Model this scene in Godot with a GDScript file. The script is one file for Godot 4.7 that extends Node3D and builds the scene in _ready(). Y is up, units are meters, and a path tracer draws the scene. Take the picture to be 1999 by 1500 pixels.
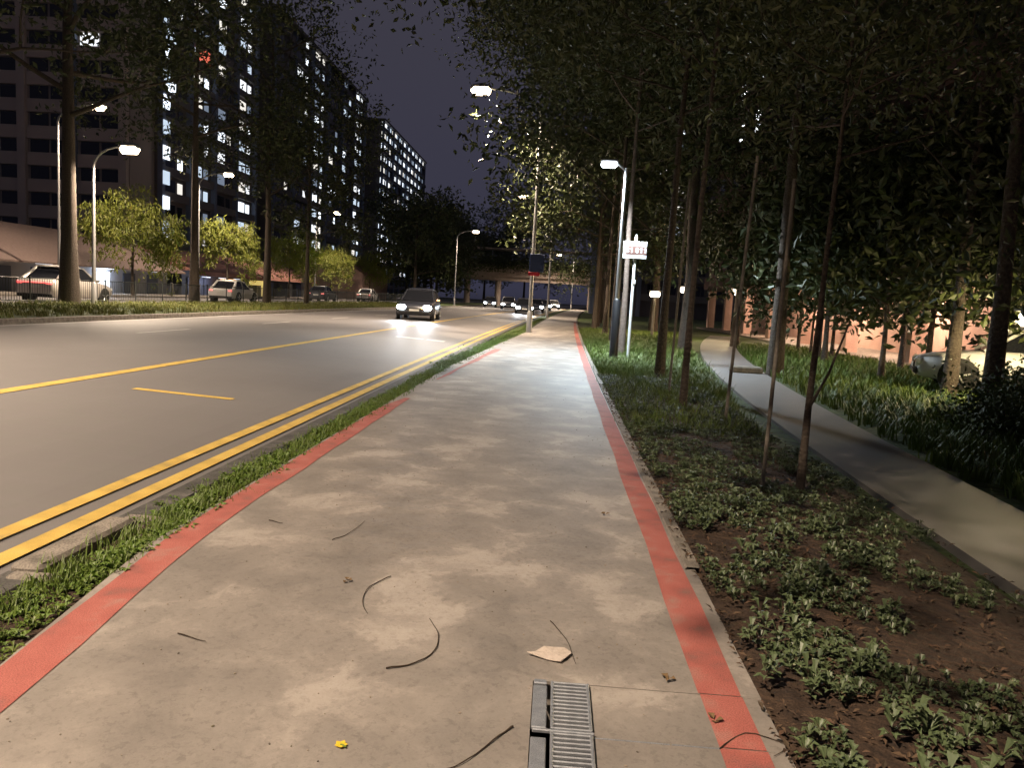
extends Node3D

var M := {}
var used := {}
var rng := RandomNumberGenerator.new()

# ------------------------------------------------------------------ helpers
func col(r: float, g: float, b: float) -> Color:
	return Color(r, g, b).linear_to_srgb()

func mat(r: float, g: float, b: float, rough := 0.8, metal := 0.0) -> StandardMaterial3D:
	var m := StandardMaterial3D.new()
	m.albedo_color = col(r, g, b)
	m.roughness = rough
	m.metallic = metal
	return m

func glow(r: float, g: float, b: float, e: float) -> StandardMaterial3D:
	var m := mat(0.7, 0.7, 0.7, 0.5)
	m.emission_enabled = true
	m.emission = col(r, g, b)
	m.emission_energy_multiplier = e
	return m

func noise_tex(freq: float, oct: int, sd: int, stops: Array, size := 512, warp := 0.0) -> NoiseTexture2D:
	var n := FastNoiseLite.new()
	n.noise_type = FastNoiseLite.TYPE_SIMPLEX_SMOOTH
	n.frequency = freq
	n.fractal_octaves = oct
	n.seed = sd
	if warp > 0.0:
		n.domain_warp_enabled = true
		n.domain_warp_amplitude = warp
		n.domain_warp_frequency = freq * 1.6
		n.fractal_gain = 0.62
	var t := NoiseTexture2D.new()
	t.width = size
	t.height = size
	t.seamless = true
	t.seamless_blend_skirt = 0.3
	t.noise = n
	if stops.size():
		var g := Gradient.new()
		var offs := PackedFloat32Array()
		var cols := PackedColorArray()
		for s in stops:
			offs.append(s[0])
			cols.append(s[1])
		g.offsets = offs
		g.colors = cols
		t.color_ramp = g
	return t

func textured(stops: Array, freq: float, scale: float, fine_freq: float, fine_scale: float, fine_lo: float, rough: float, bump: float, sd: int) -> StandardMaterial3D:
	var m := StandardMaterial3D.new()
	m.albedo_texture = noise_tex(freq, 5, sd, stops)
	m.uv1_triplanar = true
	m.uv1_world_triplanar = true
	m.uv1_scale = Vector3.ONE * scale
	m.roughness = rough
	m.detail_enabled = true
	m.detail_blend_mode = BaseMaterial3D.BLEND_MODE_MUL
	m.detail_uv_layer = BaseMaterial3D.DETAIL_UV_2
	m.uv2_triplanar = true
	m.uv2_world_triplanar = true
	m.uv2_scale = Vector3.ONE * fine_scale
	m.detail_albedo = noise_tex(fine_freq, 4, sd + 7, [[0.25, col(fine_lo, fine_lo, fine_lo)], [0.6, col(1, 1, 1)]])
	if bump > 0:
		m.heightmap_enabled = true
		m.heightmap_texture = noise_tex(0.05, 4, sd + 13, [])
		m.heightmap_scale = bump
	return m

func numbered(s: String) -> String:
	var n: int = used.get(s, -1) + 1
	used[s] = n
	return s if n == 0 else "%s_%03d" % [s, n]

func tag(o: Node, label: String, category: String, group := "") -> Node:
	o.set_meta("label", label)
	o.set_meta("category", category)
	if group != "":
		o.set_meta("group", group)
	return o

func thing(called: String, label: String, category: String, at := Vector3.ZERO, turn := 0.0, group := "") -> Node3D:
	var o := Node3D.new()
	o.name = numbered(called)
	add_child(o)
	o.position = at
	o.rotation.y = turn
	tag(o, label, category, group)
	return o

func tool() -> SurfaceTool:
	var st := SurfaceTool.new()
	st.begin(Mesh.PRIMITIVE_TRIANGLES)
	return st

func done(st: SurfaceTool) -> ArrayMesh:
	st.generate_normals()
	return st.commit()

func put(called: String, mesh: Mesh, m: Material, parent: Node, at := Vector3.ZERO) -> MeshInstance3D:
	var o := MeshInstance3D.new()
	o.mesh = mesh
	o.material_override = m
	o.name = numbered(called) if parent == self else called
	parent.add_child(o, true)
	o.position = at
	return o

func struct(called: String, mesh: Mesh, m: Material, label: String, category: String) -> MeshInstance3D:
	var o := put(called, mesh, m, self)
	o.set_meta("kind", "structure")
	tag(o, label, category)
	return o

func quad(st: SurfaceTool, a: Vector3, b: Vector3, c: Vector3, d: Vector3) -> void:
	for v in [a, b, c, a, c, d]:
		st.add_vertex(v)

func bx(st: SurfaceTool, lo: Vector3, hi: Vector3) -> void:
	st.set_smooth_group(-1)
	var p := []
	for i in 8:
		p.append(Vector3(hi.x if i & 1 else lo.x, hi.y if i & 2 else lo.y, hi.z if i & 4 else lo.z))
	quad(st, p[0], p[2], p[3], p[1])
	quad(st, p[5], p[7], p[6], p[4])
	quad(st, p[4], p[6], p[2], p[0])
	quad(st, p[1], p[3], p[7], p[5])
	quad(st, p[2], p[6], p[7], p[3])
	quad(st, p[4], p[0], p[1], p[5])

func box(lo: Vector3, hi: Vector3) -> ArrayMesh:
	var st := tool()
	bx(st, lo, hi)
	return done(st)

# box with chamfered edges, centred
func soft_box(size: Vector3, r: float) -> ArrayMesh:
	var st := tool()
	st.set_smooth_group(-1)
	var h := size * 0.5
	var f := func(s: Vector3, k: int) -> Vector3:
		var q := Vector3(h.x - r, h.y - r, h.z - r)
		q[k] += r
		return Vector3(q.x * s.x, q.y * s.y, q.z * s.z)
	for k in 3:
		var a := (k + 1) % 3
		var b := (k + 2) % 3
		for sg in [-1.0, 1.0]:
			var c := []
			for ab in [[-1, -1], [1, -1], [1, 1], [-1, 1]]:
				var s := Vector3.ONE
				s[k] = sg
				s[a] = ab[0]
				s[b] = ab[1]
				c.append(f.call(s, k))
			if sg > 0:
				quad(st, c[3], c[2], c[1], c[0])
			else:
				quad(st, c[0], c[1], c[2], c[3])
		for sa in [-1.0, 1.0]:
			for sb in [-1.0, 1.0]:
				var e := []
				for sk in [-1.0, 1.0]:
					var s := Vector3.ONE
					s[k] = sk
					s[a] = sa
					s[b] = sb
					e.append([f.call(s, a), f.call(s, b)])
				if sa * sb > 0:
					quad(st, e[0][0], e[1][0], e[1][1], e[0][1])
				else:
					quad(st, e[0][1], e[1][1], e[1][0], e[0][0])
	for sx in [-1.0, 1.0]:
		for sy in [-1.0, 1.0]:
			for sz in [-1.0, 1.0]:
				var s := Vector3(sx, sy, sz)
				for v in [f.call(s, 0), f.call(s, 1), f.call(s, 2)]:
					st.add_vertex(v)
	return done(st)

func tube(st: SurfaceTool, pts: Array, rad: Array, sides := 8, cap := true) -> void:
	st.set_smooth_group(0)
	var rings := []
	var n := pts.size()
	var side := Vector3.ZERO
	for i in n:
		var d: Vector3 = (pts[mini(i + 1, n - 1)] - pts[maxi(i - 1, 0)]).normalized()
		if side == Vector3.ZERO:
			side = d.cross(Vector3.FORWARD if absf(d.z) < 0.9 else Vector3.UP).normalized()
		else:
			side = (side - d * side.dot(d)).normalized()
		var up := d.cross(side)
		var ring := []
		for k in sides:
			var a := TAU * k / sides
			ring.append(pts[i] + (side * cos(a) + up * sin(a)) * rad[i])
		rings.append(ring)
	for i in n - 1:
		for k in sides:
			var k2 := (k + 1) % sides
			quad(st, rings[i][k], rings[i + 1][k], rings[i + 1][k2], rings[i][k2])
	if cap:
		st.set_smooth_group(-1)
		for e in [0, n - 1]:
			for k in sides:
				st.add_vertex(pts[e])
				if e == 0:
					st.add_vertex(rings[e][k])
					st.add_vertex(rings[e][(k + 1) % sides])
				else:
					st.add_vertex(rings[e][(k + 1) % sides])
					st.add_vertex(rings[e][k])

func rod(pts: Array, rad: Array, sides := 8) -> ArrayMesh:
	var st := tool()
	tube(st, pts, rad, sides)
	return done(st)

# the road bends gently to the right with distance
func bend(z: float) -> float:
	return 0.00022 * z * z if z < 0 else 0.0

# a sheet whose cross-section is a list of [x, y], swept along the road
func sweep(sec: Array, z0: float, z1: float, step := 4.0, narrow := 0.0) -> ArrayMesh:
	var st := tool()
	st.set_smooth_group(-1)
	var n := int(ceil(absf(z1 - z0) / step))
	for i in n:
		var za := lerpf(z0, z1, float(i) / n)
		var zb := lerpf(z0, z1, float(i + 1) / n)
		for k in sec.size() - 1:
			var p: Array = sec[k]
			var q: Array = sec[k + 1]
			quad(st, Vector3(p[0] + bend(za), p[1], za), Vector3(p[0] + bend(zb), p[1], zb), Vector3(q[0] + bend(zb), q[1], zb), Vector3(q[0] + bend(za), q[1], za))
	return done(st)

# a ribbon through points [z, x_one, x_other] at height y
func ribbon(rows: Array, y: float, thick := 0.0) -> ArrayMesh:
	var st := tool()
	st.set_smooth_group(-1)
	for i in rows.size() - 1:
		var a: Array = rows[i]
		var b: Array = rows[i + 1]
		var p := Vector3(a[1], y, a[0])
		var q := Vector3(b[1], y, b[0])
		var r := Vector3(b[2], y, b[0])
		var s := Vector3(a[2], y, a[0])
		quad(st, p, q, r, s)
		if thick > 0:
			var d := Vector3(0, -thick, 0)
			quad(st, p + d, q + d, q, p)
			quad(st, s, r, r + d, s + d)
	if thick > 0:
		var d := Vector3(0, -thick, 0)
		for a in [rows[0], rows[-1]]:
			quad(st, Vector3(a[1], y, a[0]), Vector3(a[2], y, a[0]), Vector3(a[2], y, a[0]) + d, Vector3(a[1], y, a[0]) + d)
	return done(st)

func road_y(x: float) -> float:
	var t := clampf((x + 2.62) / -12.6, 0, 1)
	return -0.12 + 0.19 * sin(PI * pow(t, 0.75)) + 0.07 * t

func paint_strip(x0: float, x1: float, z0: float, z1: float, lift := 0.005) -> ArrayMesh:
	return sweep([[x0, road_y(x0) + lift], [x1, road_y(x1) + lift]], z0, z1, 3.0)

# ------------------------------------------------------------------ foliage
func leaf_clumps(count: int, spread: float, length: float, width: float, hang: float, sd: int) -> Array:
	var out := []
	for k in 6:
		out.append(leaf_clump(count, spread, length, width, hang, sd * 10 + k))
	return out

func leaf_clump(count: int, spread: float, length: float, width: float, hang: float, sd: int) -> ArrayMesh:
	var r := RandomNumberGenerator.new()
	r.seed = sd
	var st := tool()
	st.set_smooth_group(-1)
	var tone := r.randf_range(0.6, 1.4)
	for i in count:
		st.set_color(Color(tone * r.randf_range(0.8, 1.25), tone * r.randf_range(0.9, 1.1), tone * r.randf_range(0.75, 1.1)))
		var p := Vector3(r.randfn(), r.randfn(), r.randfn()) * spread * 0.5
		var d := Vector3(r.randfn(), r.randfn() * 0.7 - hang, r.randfn()).normalized()
		var w := d.cross(Vector3(r.randfn(), r.randfn(), r.randfn())).normalized()
		var l := length * r.randf_range(0.7, 1.25)
		var up := d.cross(w) * l * 0.12
		var a := p
		var c := p + d * l
		var b := p + d * l * 0.45 + w * width * 0.5 + up
		var e := p + d * l * 0.45 - w * width * 0.5 + up
		for v in [a, b, c, a, c, e]:
			st.add_vertex(v)
	return done(st)

func rosette(count: int, length: float, width: float, rise: float, sd: int) -> ArrayMesh:
	var r := RandomNumberGenerator.new()
	r.seed = sd
	var st := tool()
	st.set_smooth_group(-1)
	for i in count:
		var a := TAU * i / count + r.randf_range(-0.4, 0.4)
		var d := Vector3(cos(a), 0, sin(a))
		var w := Vector3(-sin(a), 0, cos(a)) * width * 0.5 * r.randf_range(0.8, 1.2)
		var l := length * r.randf_range(0.6, 1.15)
		var y0 := r.randf_range(0.0, rise)
		var p0 := d * l * 0.1 + Vector3(0, y0 * 0.6, 0)
		var p1 := d * l * 0.5 + Vector3(0, y0 + l * 0.25, 0)
		var p2 := d * l + Vector3(0, y0 + l * r.randf_range(-0.05, 0.3), 0)
		for v in [p0, p1 + w, p1 + Vector3(0, -0.006, 0), p0, p1 + Vector3(0, -0.006, 0), p1 - w, p1 + w, p2, p1 + Vector3(0, -0.006, 0), p2, p1 - w, p1 + Vector3(0, -0.006, 0)]:
			st.add_vertex(v)
	return done(st)

func tuft(count: int, height: float, width: float, sd: int) -> ArrayMesh:
	var r := RandomNumberGenerator.new()
	r.seed = sd
	var st := tool()
	st.set_smooth_group(-1)
	for i in count:
		var a := r.randf() * TAU
		var d := Vector3(cos(a), 0, sin(a))
		var w := Vector3(-sin(a), 0, cos(a)) * width * 0.5
		var p := Vector3(r.randfn(), 0, r.randfn()) * height * 0.3
		var h := height * r.randf_range(0.6, 1.2)
		var m := p + d * h * 0.15 + Vector3(0, h * 0.6, 0)
		var t := p + d * h * 0.5 + Vector3(0, h, 0)
		for v in [p - w, m - w * 0.7, p + w, p + w, m - w * 0.7, m + w * 0.7, m - w * 0.7, t, m + w * 0.7]:
			st.add_vertex(v)
	return done(st)

func leaf_mat(r: float, g: float, b: float, rough := 0.55, thin := false) -> StandardMaterial3D:
	var m := mat(r, g, b, rough)
	m.vertex_color_use_as_albedo = true
	if thin:
		m.backlight_enabled = true
		m.backlight = Color(0.5, 0.6, 0.3)
	return m

func tinted(mesh: Mesh, c: Color) -> ArrayMesh:
	var a := mesh.surface_get_arrays(0)
	var cols := PackedColorArray()
	cols.resize(a[Mesh.ARRAY_VERTEX].size())
	cols.fill(c)
	a[Mesh.ARRAY_COLOR] = cols
	var m := ArrayMesh.new()
	m.add_surface_from_arrays(Mesh.PRIMITIVE_TRIANGLES, a)
	return m

func scatter(called: String, mesh: Mesh, m: Material, places: Array, parent: Node, r: RandomNumberGenerator, vary := 0.35) -> MeshInstance3D:
	var kinds := []
	for i in 8:
		var v := 1.0 + r.randf_range(-vary, vary)
		kinds.append(tinted(mesh, Color(v * r.randf_range(0.85, 1.2), v, v * r.randf_range(0.8, 1.1))))
	var st := tool()
	for t in places:
		st.append_from(kinds[r.randi() % 8], 0, t)
	return put(called, st.commit(), m, parent)

func limb(st: SurfaceTool, p: Vector3, d: Vector3, l: float, r: float, depth: int, tips: Array, g: RandomNumberGenerator) -> void:
	var pts := [p]
	var rad := [r]
	var q := p
	var e := d
	for i in 3:
		e = (e + Vector3(g.randfn(), g.randfn() * 0.6, g.randfn()) * 0.13).normalized()
		q += e * l / 3.0
		pts.append(q)
		rad.append(r * (1.0 - 0.17 * (i + 1)))
		if i > 0 and depth <= 1:
			tips.append(q)
	tube(st, pts, rad, 7 if depth > 1 else 5, false)
	if depth == 0:
		return
	var n := g.randi_range(2, 3)
	for k in n:
		var s := Vector3(g.randfn(), g.randfn() * 0.6 + 0.15, g.randfn()).normalized()
		limb(st, pts[3] if k < 2 else pts[2], (e * 0.75 + s * 0.75).normalized(), l * g.randf_range(0.55, 0.8), r * 0.45, depth - 1, tips, g)

func tree(called: String, label: String, group: String, at: Vector3, h: float, r: float, base: float, reach: float, leaf: String, count: int, spread: float, sd: int, lean := Vector3.ZERO, bark := "bark", size := 1.0) -> Node3D:
	var g := RandomNumberGenerator.new()
	g.seed = sd
	var t := thing(called, label, "tree", at, 0, group)
	var st := tool()
	var pts := []
	var rad := []
	for i in 7:
		var f := i / 6.0
		pts.append(Vector3(lean.x * f * f * h + g.randfn() * r * 0.4 * f, f * h * 0.9 - (0.15 if i == 0 else 0.0), lean.z * f * f * h + g.randfn() * r * 0.4 * f))
		rad.append(r * (1.0 - 0.72 * f) * (1.3 if i == 0 else 1.0))
	tube(st, pts, rad, 10, false)
	var tips := []
	var n := 9
	for k in n:
		var f := lerpf(base / (h * 0.9), 0.97, (k + g.randf() * 0.6) / n)
		var i := clampi(int(f * 6), 0, 5)
		var p: Vector3 = pts[i].lerp(pts[i + 1], clampf(f * 6 - i, 0, 1))
		var a := k * 2.4 + g.randf_range(-0.5, 0.5)
		var d := Vector3(cos(a), g.randf_range(0.1, 0.75), sin(a)).normalized()
		limb(st, p, d, reach * g.randf_range(0.4, 0.62), r * 0.34, 2, tips, g)
	tips.append(pts[6])
	put("trunk", done(st), M[bark], t)
	var cs := tool()
	var kinds: Array = M[leaf + "_mesh"]
	for i in count:
		var c: Vector3 = tips[g.randi() % tips.size()]
		var o := Vector3(g.randfn(), g.randfn() * 0.7, g.randfn()) * spread
		if leaf == "weep":
			o = Vector3(g.randfn() * 0.25, -absf(g.randfn()) * 0.75, g.randfn() * 0.25) * spread
		var b := Basis(Vector3(g.randfn(), g.randfn(), g.randfn()).normalized(), g.randf() * TAU) if leaf != "weep" else Basis(Vector3.UP, g.randf() * TAU)
		cs.append_from(kinds[g.randi() % kinds.size()], 0, Transform3D(b.scaled(Vector3.ONE * size * g.randf_range(0.7, 1.3)), c + o))
	put("crown", cs.commit(), M[leaf], t)
	return t

# ------------------------------------------------------------------ vehicles
func loft(st: SurfaceTool, secs: Array) -> void:
	st.set_smooth_group(0)
	var n: int = secs[0].size()
	for i in secs.size() - 1:
		for k in n:
			var k2 := (k + 1) % n
			quad(st, secs[i][k], secs[i][k2], secs[i + 1][k2], secs[i + 1][k])
	st.set_smooth_group(-1)
	for e in [0, secs.size() - 1]:
		for k in range(1, n - 1):
			st.add_vertex(secs[e][0])
			st.add_vertex(secs[e][k])
			st.add_vertex(secs[e][k + 1])

# forward is -z. tall: height, len: length, wide: width; boxy: 0 saloon .. 1 sport utility
func car(called: String, label: String, category: String, at: Vector3, turn: float, paint: Material, leng: float, wide: float, tall: float, boxy: float, head: bool, tail: bool, group := "") -> Node3D:
	var t := thing(called, label, category, at, turn, group)
	var L := leng * 0.5
	var w := wide * 0.5
	var lo := 0.2 + 0.08 * boxy
	var belt := tall * 0.60
	var st := tool()
	var secs := []
	# [z, half width share, bottom, top]
	for s in [[-L, 0.74, lo + 0.2, belt * 0.62], [-L + 0.08, 0.88, lo + 0.05, belt * 0.74], [-L + 0.45, 0.97, lo, belt * 0.85], [-L * 0.5, 1.0, lo, belt * 0.95], [-L * 0.3, 1.0, lo, belt], [0.0, 1.0, lo, belt * 1.01], [L * 0.5, 1.0, lo, belt * 1.03], [L - 0.35, 0.98, lo + 0.02, belt * 1.03], [L - 0.07, 0.92, lo + 0.1, belt * 1.0], [L, 0.82, lo + 0.2, belt * 0.92]]:
		var a: float = w * s[1]
		var b: float = s[2]
		var c: float = s[3]
		var half := [Vector2(a * 0.9, b), Vector2(a * 0.985, b + 0.1), Vector2(a, lerpf(b, c, 0.55)), Vector2(a * 0.965, c - 0.07), Vector2(a * 0.88, c)]
		var ring := []
		for v in half:
			ring.append(Vector3(v.x, v.y, s[0]))
		for i in 5:
			var v: Vector2 = half[4 - i]
			ring.append(Vector3(-v.x, v.y, s[0]))
		secs.append(ring)
	loft(st, secs)
	put("body", done(st), paint, t)
	# cabin: base ring on the belt, roof ring
	var z0 := -L * 0.42
	var z1 := -L * 0.06
	var z2 := L * lerpf(0.42, 0.66, boxy)
	var z3 := L * lerpf(0.8, 0.93, boxy)
	var wb := w * 0.87
	var wt := w * 0.70
	var yr := tall - 0.05
	var bl := belt * 0.99
	st = tool()
	st.set_smooth_group(-1)
	var roof := []
	for s in [[z1, wt * 0.9, yr - 0.02], [z1 + 0.15, wt, yr + 0.01], [(z1 + z2) * 0.5, wt, yr + 0.045], [z2 - 0.15, wt, yr + 0.02], [z2, wt * 0.92, yr - 0.01]]:
		var ring := []
		for v in [Vector2(s[1], s[2] - 0.05), Vector2(s[1] * 0.97, s[2]), Vector2(s[1] * 0.6, s[2] + 0.02), Vector2(-s[1] * 0.6, s[2] + 0.02), Vector2(-s[1] * 0.97, s[2]), Vector2(-s[1], s[2] - 0.05)]:
			ring.append(Vector3(v.x, v.y, s[0]))
		roof.append(ring)
	loft(st, roof)
	put("roof", done(st), paint, t)
	st = tool()
	quad(st, Vector3(-wb, bl, z0), Vector3(wb, bl, z0), Vector3(wt, yr - 0.05, z1), Vector3(-wt, yr - 0.05, z1))
	put("windscreen", done(st), M.car_glass, t)
	st = tool()
	quad(st, Vector3(wb, bl, z3), Vector3(-wb, bl, z3), Vector3(-wt, yr - 0.05, z2), Vector3(wt, yr - 0.05, z2))
	put("rear_window", done(st), M.car_glass, t)
	var zm := lerpf(z1, z2, 0.38)
	for s in [-1.0, 1.0]:
		for seg in [[z0 + 0.1, zm - 0.04, z1 + 0.02, zm - 0.04], [zm + 0.04, z3 - 0.3, zm + 0.04, z2 - 0.12]]:
			st = tool()
			var p := [Vector3(s * wb, bl, seg[0]), Vector3(s * wb, bl, seg[1]), Vector3(s * wt, yr - 0.05, seg[3]), Vector3(s * wt, yr - 0.05, seg[2])]
			if s > 0:
				quad(st, p[0], p[1], p[2], p[3])
			else:
				quad(st, p[3], p[2], p[1], p[0])
			put("side_window", done(st), M.car_glass, t)
		put("pillar", rod([Vector3(s * wb, bl, z0), Vector3(s * wt, yr - 0.04, z1)], [0.045, 0.035], 6), paint, t)
		put("pillar", rod([Vector3(s * wb, bl, zm), Vector3(s * wt, yr - 0.04, zm)], [0.04, 0.035], 6), paint, t)
		put("pillar", rod([Vector3(s * (wb - 0.02), bl, z3 - 0.12), Vector3(s * (wt - 0.01), yr - 0.04, z2 - 0.03)], [0.14, 0.08], 6), paint, t)
		var mi := put("mirror", soft_box(Vector3(0.2, 0.14, 0.1), 0.03), paint, t, Vector3(s * (w + 0.07), belt + 0.05, z0 + 0.25))
		for z in [-L * 0.62, L * 0.6]:
			var rw := 0.31 + 0.05 * boxy
			var arch := put("wheel_arch", rod([Vector3(s * (w - 0.2), rw, z), Vector3(s * (w + 0.004), rw, z)], [rw + 0.07, rw + 0.07], 20), M.black_plastic, t)
			var wh := Node3D.new()
			wh.name = "wheel"
			t.add_child(wh, true)
			wh.position = Vector3(s * (w - 0.09), rw, z)
			put("tyre", rod([Vector3(-0.1, 0, 0), Vector3(-0.075, 0, 0), Vector3(0.09, 0, 0), Vector3(0.11, 0, 0)], [rw - 0.03, rw, rw, rw - 0.03], 20), M.tyre, wh)
			var rs := tool()
			var ox: float = s * 0.117
			tube(rs, [Vector3(ox - 0.004 * s, 0, 0), Vector3(ox, 0, 0)], [rw * 0.2, rw * 0.2], 10)
			for k in 5:
				var a := TAU * k / 5
				tube(rs, [Vector3(ox, 0, 0), Vector3(ox, cos(a) * rw * 0.7, sin(a) * rw * 0.7)], [0.035, 0.025], 5)
			put("rim", done(rs), M.chrome, wh)
	put("bumper", soft_box(Vector3(wide * 0.84, 0.16, 0.12), 0.04), M.black_plastic, t, Vector3(0, lo + 0.1, L - 0.05))
	put("bumper", soft_box(Vector3(wide * 0.8, 0.16, 0.12), 0.04), M.black_plastic, t, Vector3(0, lo + 0.16, -L + 0.02))
	put("number_plate", soft_box(Vector3(0.5, 0.12, 0.02), 0.005), M.plate, t, Vector3(0, belt * 0.72, L + 0.004))
	put("number_plate", soft_box(Vector3(0.5, 0.12, 0.02), 0.005), M.plate, t, Vector3(0, lo + 0.25, -L - 0.02))
	put("grille", soft_box(Vector3(wide * 0.42, 0.14, 0.05), 0.02), M.black_plastic, t, Vector3(0, belt * 0.56, -L + 0.0))
	for s in [-1.0, 1.0]:
		var hl := put("headlight", soft_box(Vector3(0.44, 0.24, 0.2), 0.08) if head else soft_box(Vector3(0.38, 0.18, 0.16), 0.06), M.headlight_on if head else M.lens, t, Vector3(s * w * 0.68, belt * 0.66, -L + (0.02 if head else 0.07)))
		if head and at.z > -80.0:
			var sp := SpotLight3D.new()
			sp.name = "headlight_beam"
			sp.light_color = Color(0.88, 0.94, 1.0)
			sp.light_energy = 24.0
			sp.spot_range = 80
			sp.spot_attenuation = 2
			sp.spot_angle = 26
			sp.spot_angle_attenuation = 0.8
			sp.light_size = 0.06
			sp.shadow_enabled = true
			t.add_child(sp, true)
			sp.position = Vector3(s * w * 0.68, belt * 0.66, -L - 0.12)
			sp.rotation_degrees = Vector3(-4, s * -3, 0)
		put("tail_light", soft_box(Vector3(0.3, 0.16, 0.12), 0.04), M.tail_on if tail else M.tail_off, t, Vector3(s * w * 0.7, belt * 0.86, L - 0.05))
	return t

# ------------------------------------------------------------------ lamps
func spot(parent: Node3D, at: Vector3, c: Color, e: float, angle: float, size: float) -> void:
	var l := SpotLight3D.new()
	l.name = "lamp_light"
	l.light_color = c
	l.light_energy = e
	l.spot_range = 120
	l.spot_attenuation = 2
	l.spot_angle = angle
	l.spot_angle_attenuation = 0.55
	l.light_size = size
	l.shadow_enabled = true
	parent.add_child(l, true)
	l.position = at
	l.rotation_degrees = Vector3(-90, 0, 0)

func omni(parent: Node3D, at: Vector3, c: Color, e: float, size: float) -> void:
	var l := OmniLight3D.new()
	l.name = "lamp_light"
	l.light_color = c
	l.light_energy = e
	l.omni_range = 80
	l.omni_attenuation = 2
	l.light_size = size
	l.shadow_enabled = true
	parent.add_child(l, true)
	l.position = at

func street_lamp(label: String, at: Vector3, h: float, arm: float, e: float, lit: bool, group := "street lamps along the road", wide := 77.0) -> Node3D:
	var t := thing("street_lamp", label, "street lamp", at, 0, group)
	var s := signf(arm)
	put("base", rod([Vector3(0, -0.1, 0), Vector3(0, 0.9, 0), Vector3(0, 0.95, 0)], [0.13, 0.12, 0.08], 12), M.galvanised, t)
	put("pole", rod([Vector3(0, 0.9, 0), Vector3(0, h * 0.5, 0), Vector3(0, h - 0.9, 0)], [0.085, 0.075, 0.06], 12), M.galvanised, t)
	var pts := []
	var rad := []
	for i in 7:
		var f := i / 6.0
		var a := f * PI * 0.5
		pts.append(Vector3(arm * (0.25 * (1 - cos(a)) + 0.75 * f * f), h - 0.9 + 0.9 * sin(a) + absf(arm) * 0.06 * f, 0))
		rad.append(0.06 - 0.02 * f)
	put("arm", rod(pts, rad, 10), M.galvanised, t)
	var e0: Vector3 = pts[6]
	var hp := e0 + Vector3(s * 0.28, 0.02, 0)
	put("lamp_head", rod([hp + Vector3(-s * 0.44, 0.0, 0), hp + Vector3(-s * 0.36, 0.01, 0), hp + Vector3(0, 0.03, 0), hp + Vector3(s * 0.4, 0.0, 0), hp + Vector3(s * 0.48, -0.02, 0)], [0.05, 0.13, 0.17, 0.13, 0.03], 12), M.lamp_body, t)
	put("lens", rod([hp + Vector3(-s * 0.42, -0.1, 0), hp + Vector3(-s * 0.3, -0.13, 0), hp + Vector3(s * 0.3, -0.13, 0), hp + Vector3(s * 0.44, -0.1, 0)], [0.06, 0.2, 0.2, 0.06], 14), M.lens_warm if lit else M.lens, t)
	if lit:
		spot(t, hp + Vector3(0, -0.36, 0), Color(1.0, 0.90, 0.79), e, wide, 0.14)
	return t

# ------------------------------------------------------------------ buildings
# facade on +x side at x = 0 running along -z from 0 to -length
func slab_block(label: String, at: Vector3, turn: float, length: float, depth: float, floors: int, bay: float, lit: float, sd: int, big := 2.4, core := false) -> Node3D:
	var g := RandomNumberGenerator.new()
	g.seed = sd
	var t := thing("apartment_block", label, "building", at, turn)
	var fh := 2.8
	var top := floors * fh + 1.6
	put("wall", box(Vector3(-depth, -0.6, -length), Vector3(0, top, 0)), M.block_wall, t)
	put("roof", box(Vector3(-depth - 0.5, top + 0.003, -length - 0.5), Vector3(0.9, top + 0.5, 0.5)), M.block_band, t)
	put("water_tank_room", box(Vector3(-depth * 0.7, top + 0.503, -length * 0.6), Vector3(-depth * 0.2, top + 3.6, -length * 0.4)), M.block_wall, t)
	var par := box(Vector3(0.003, 0, -length), Vector3(0.45, 0.95, 0))
	for f in floors:
		put("parapet", par, M.block_band, t, Vector3(0, f * fh + 2.2, 0))
	var n := int(length / bay)
	var fin := box(Vector3(0.003, -0.5, -0.3), Vector3(0.62, top, 0.3))
	for k in n + 1:
		put("fin", fin, M.block_fin, t, Vector3(0, 0, -k * length / n))
	var ps := tool()
	for q in 3:
		bx(ps, Vector3(0, 0, -big * 0.5 + q * big / 3.0 + 0.06), Vector3(0.08, 1.35, -big * 0.5 + (q + 1) * big / 3.0 - 0.06))
	var pane := done(ps)
	var share := []
	for k in n * 2:
		share.append([1.7, 0.5, 1.4, 0.25][g.randi() % 4])
	var slim := box(Vector3(0, 0, -0.55), Vector3(0.08, 1.25, 0.55))
	for f in floors:
		for k in n:
			for sub in 2:
				var z := -(k + 0.3 + 0.42 * sub) * length / n
				var y := (f + 1) * fh + 0.42
				var p := g.randf()
				var m: Material = M.dark_glass
				if p < lit * share[k * 2 + sub] and f > 0:
					m = M["window_%d" % (g.randi() % 5)]
				put("window", pane if sub == 0 else slim, m, t, Vector3(0.004, y, z))
	if core:
		var st_p := box(Vector3(0, 0, -0.7), Vector3(0.1, 1.5, 0.7))
		for f in floors:
			put("stair_window", st_p, M["window_%d" % (1 + (f * 7) % 2)], t, Vector3(0.64, f * fh + 1.0, -0.4))
	return t

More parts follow.
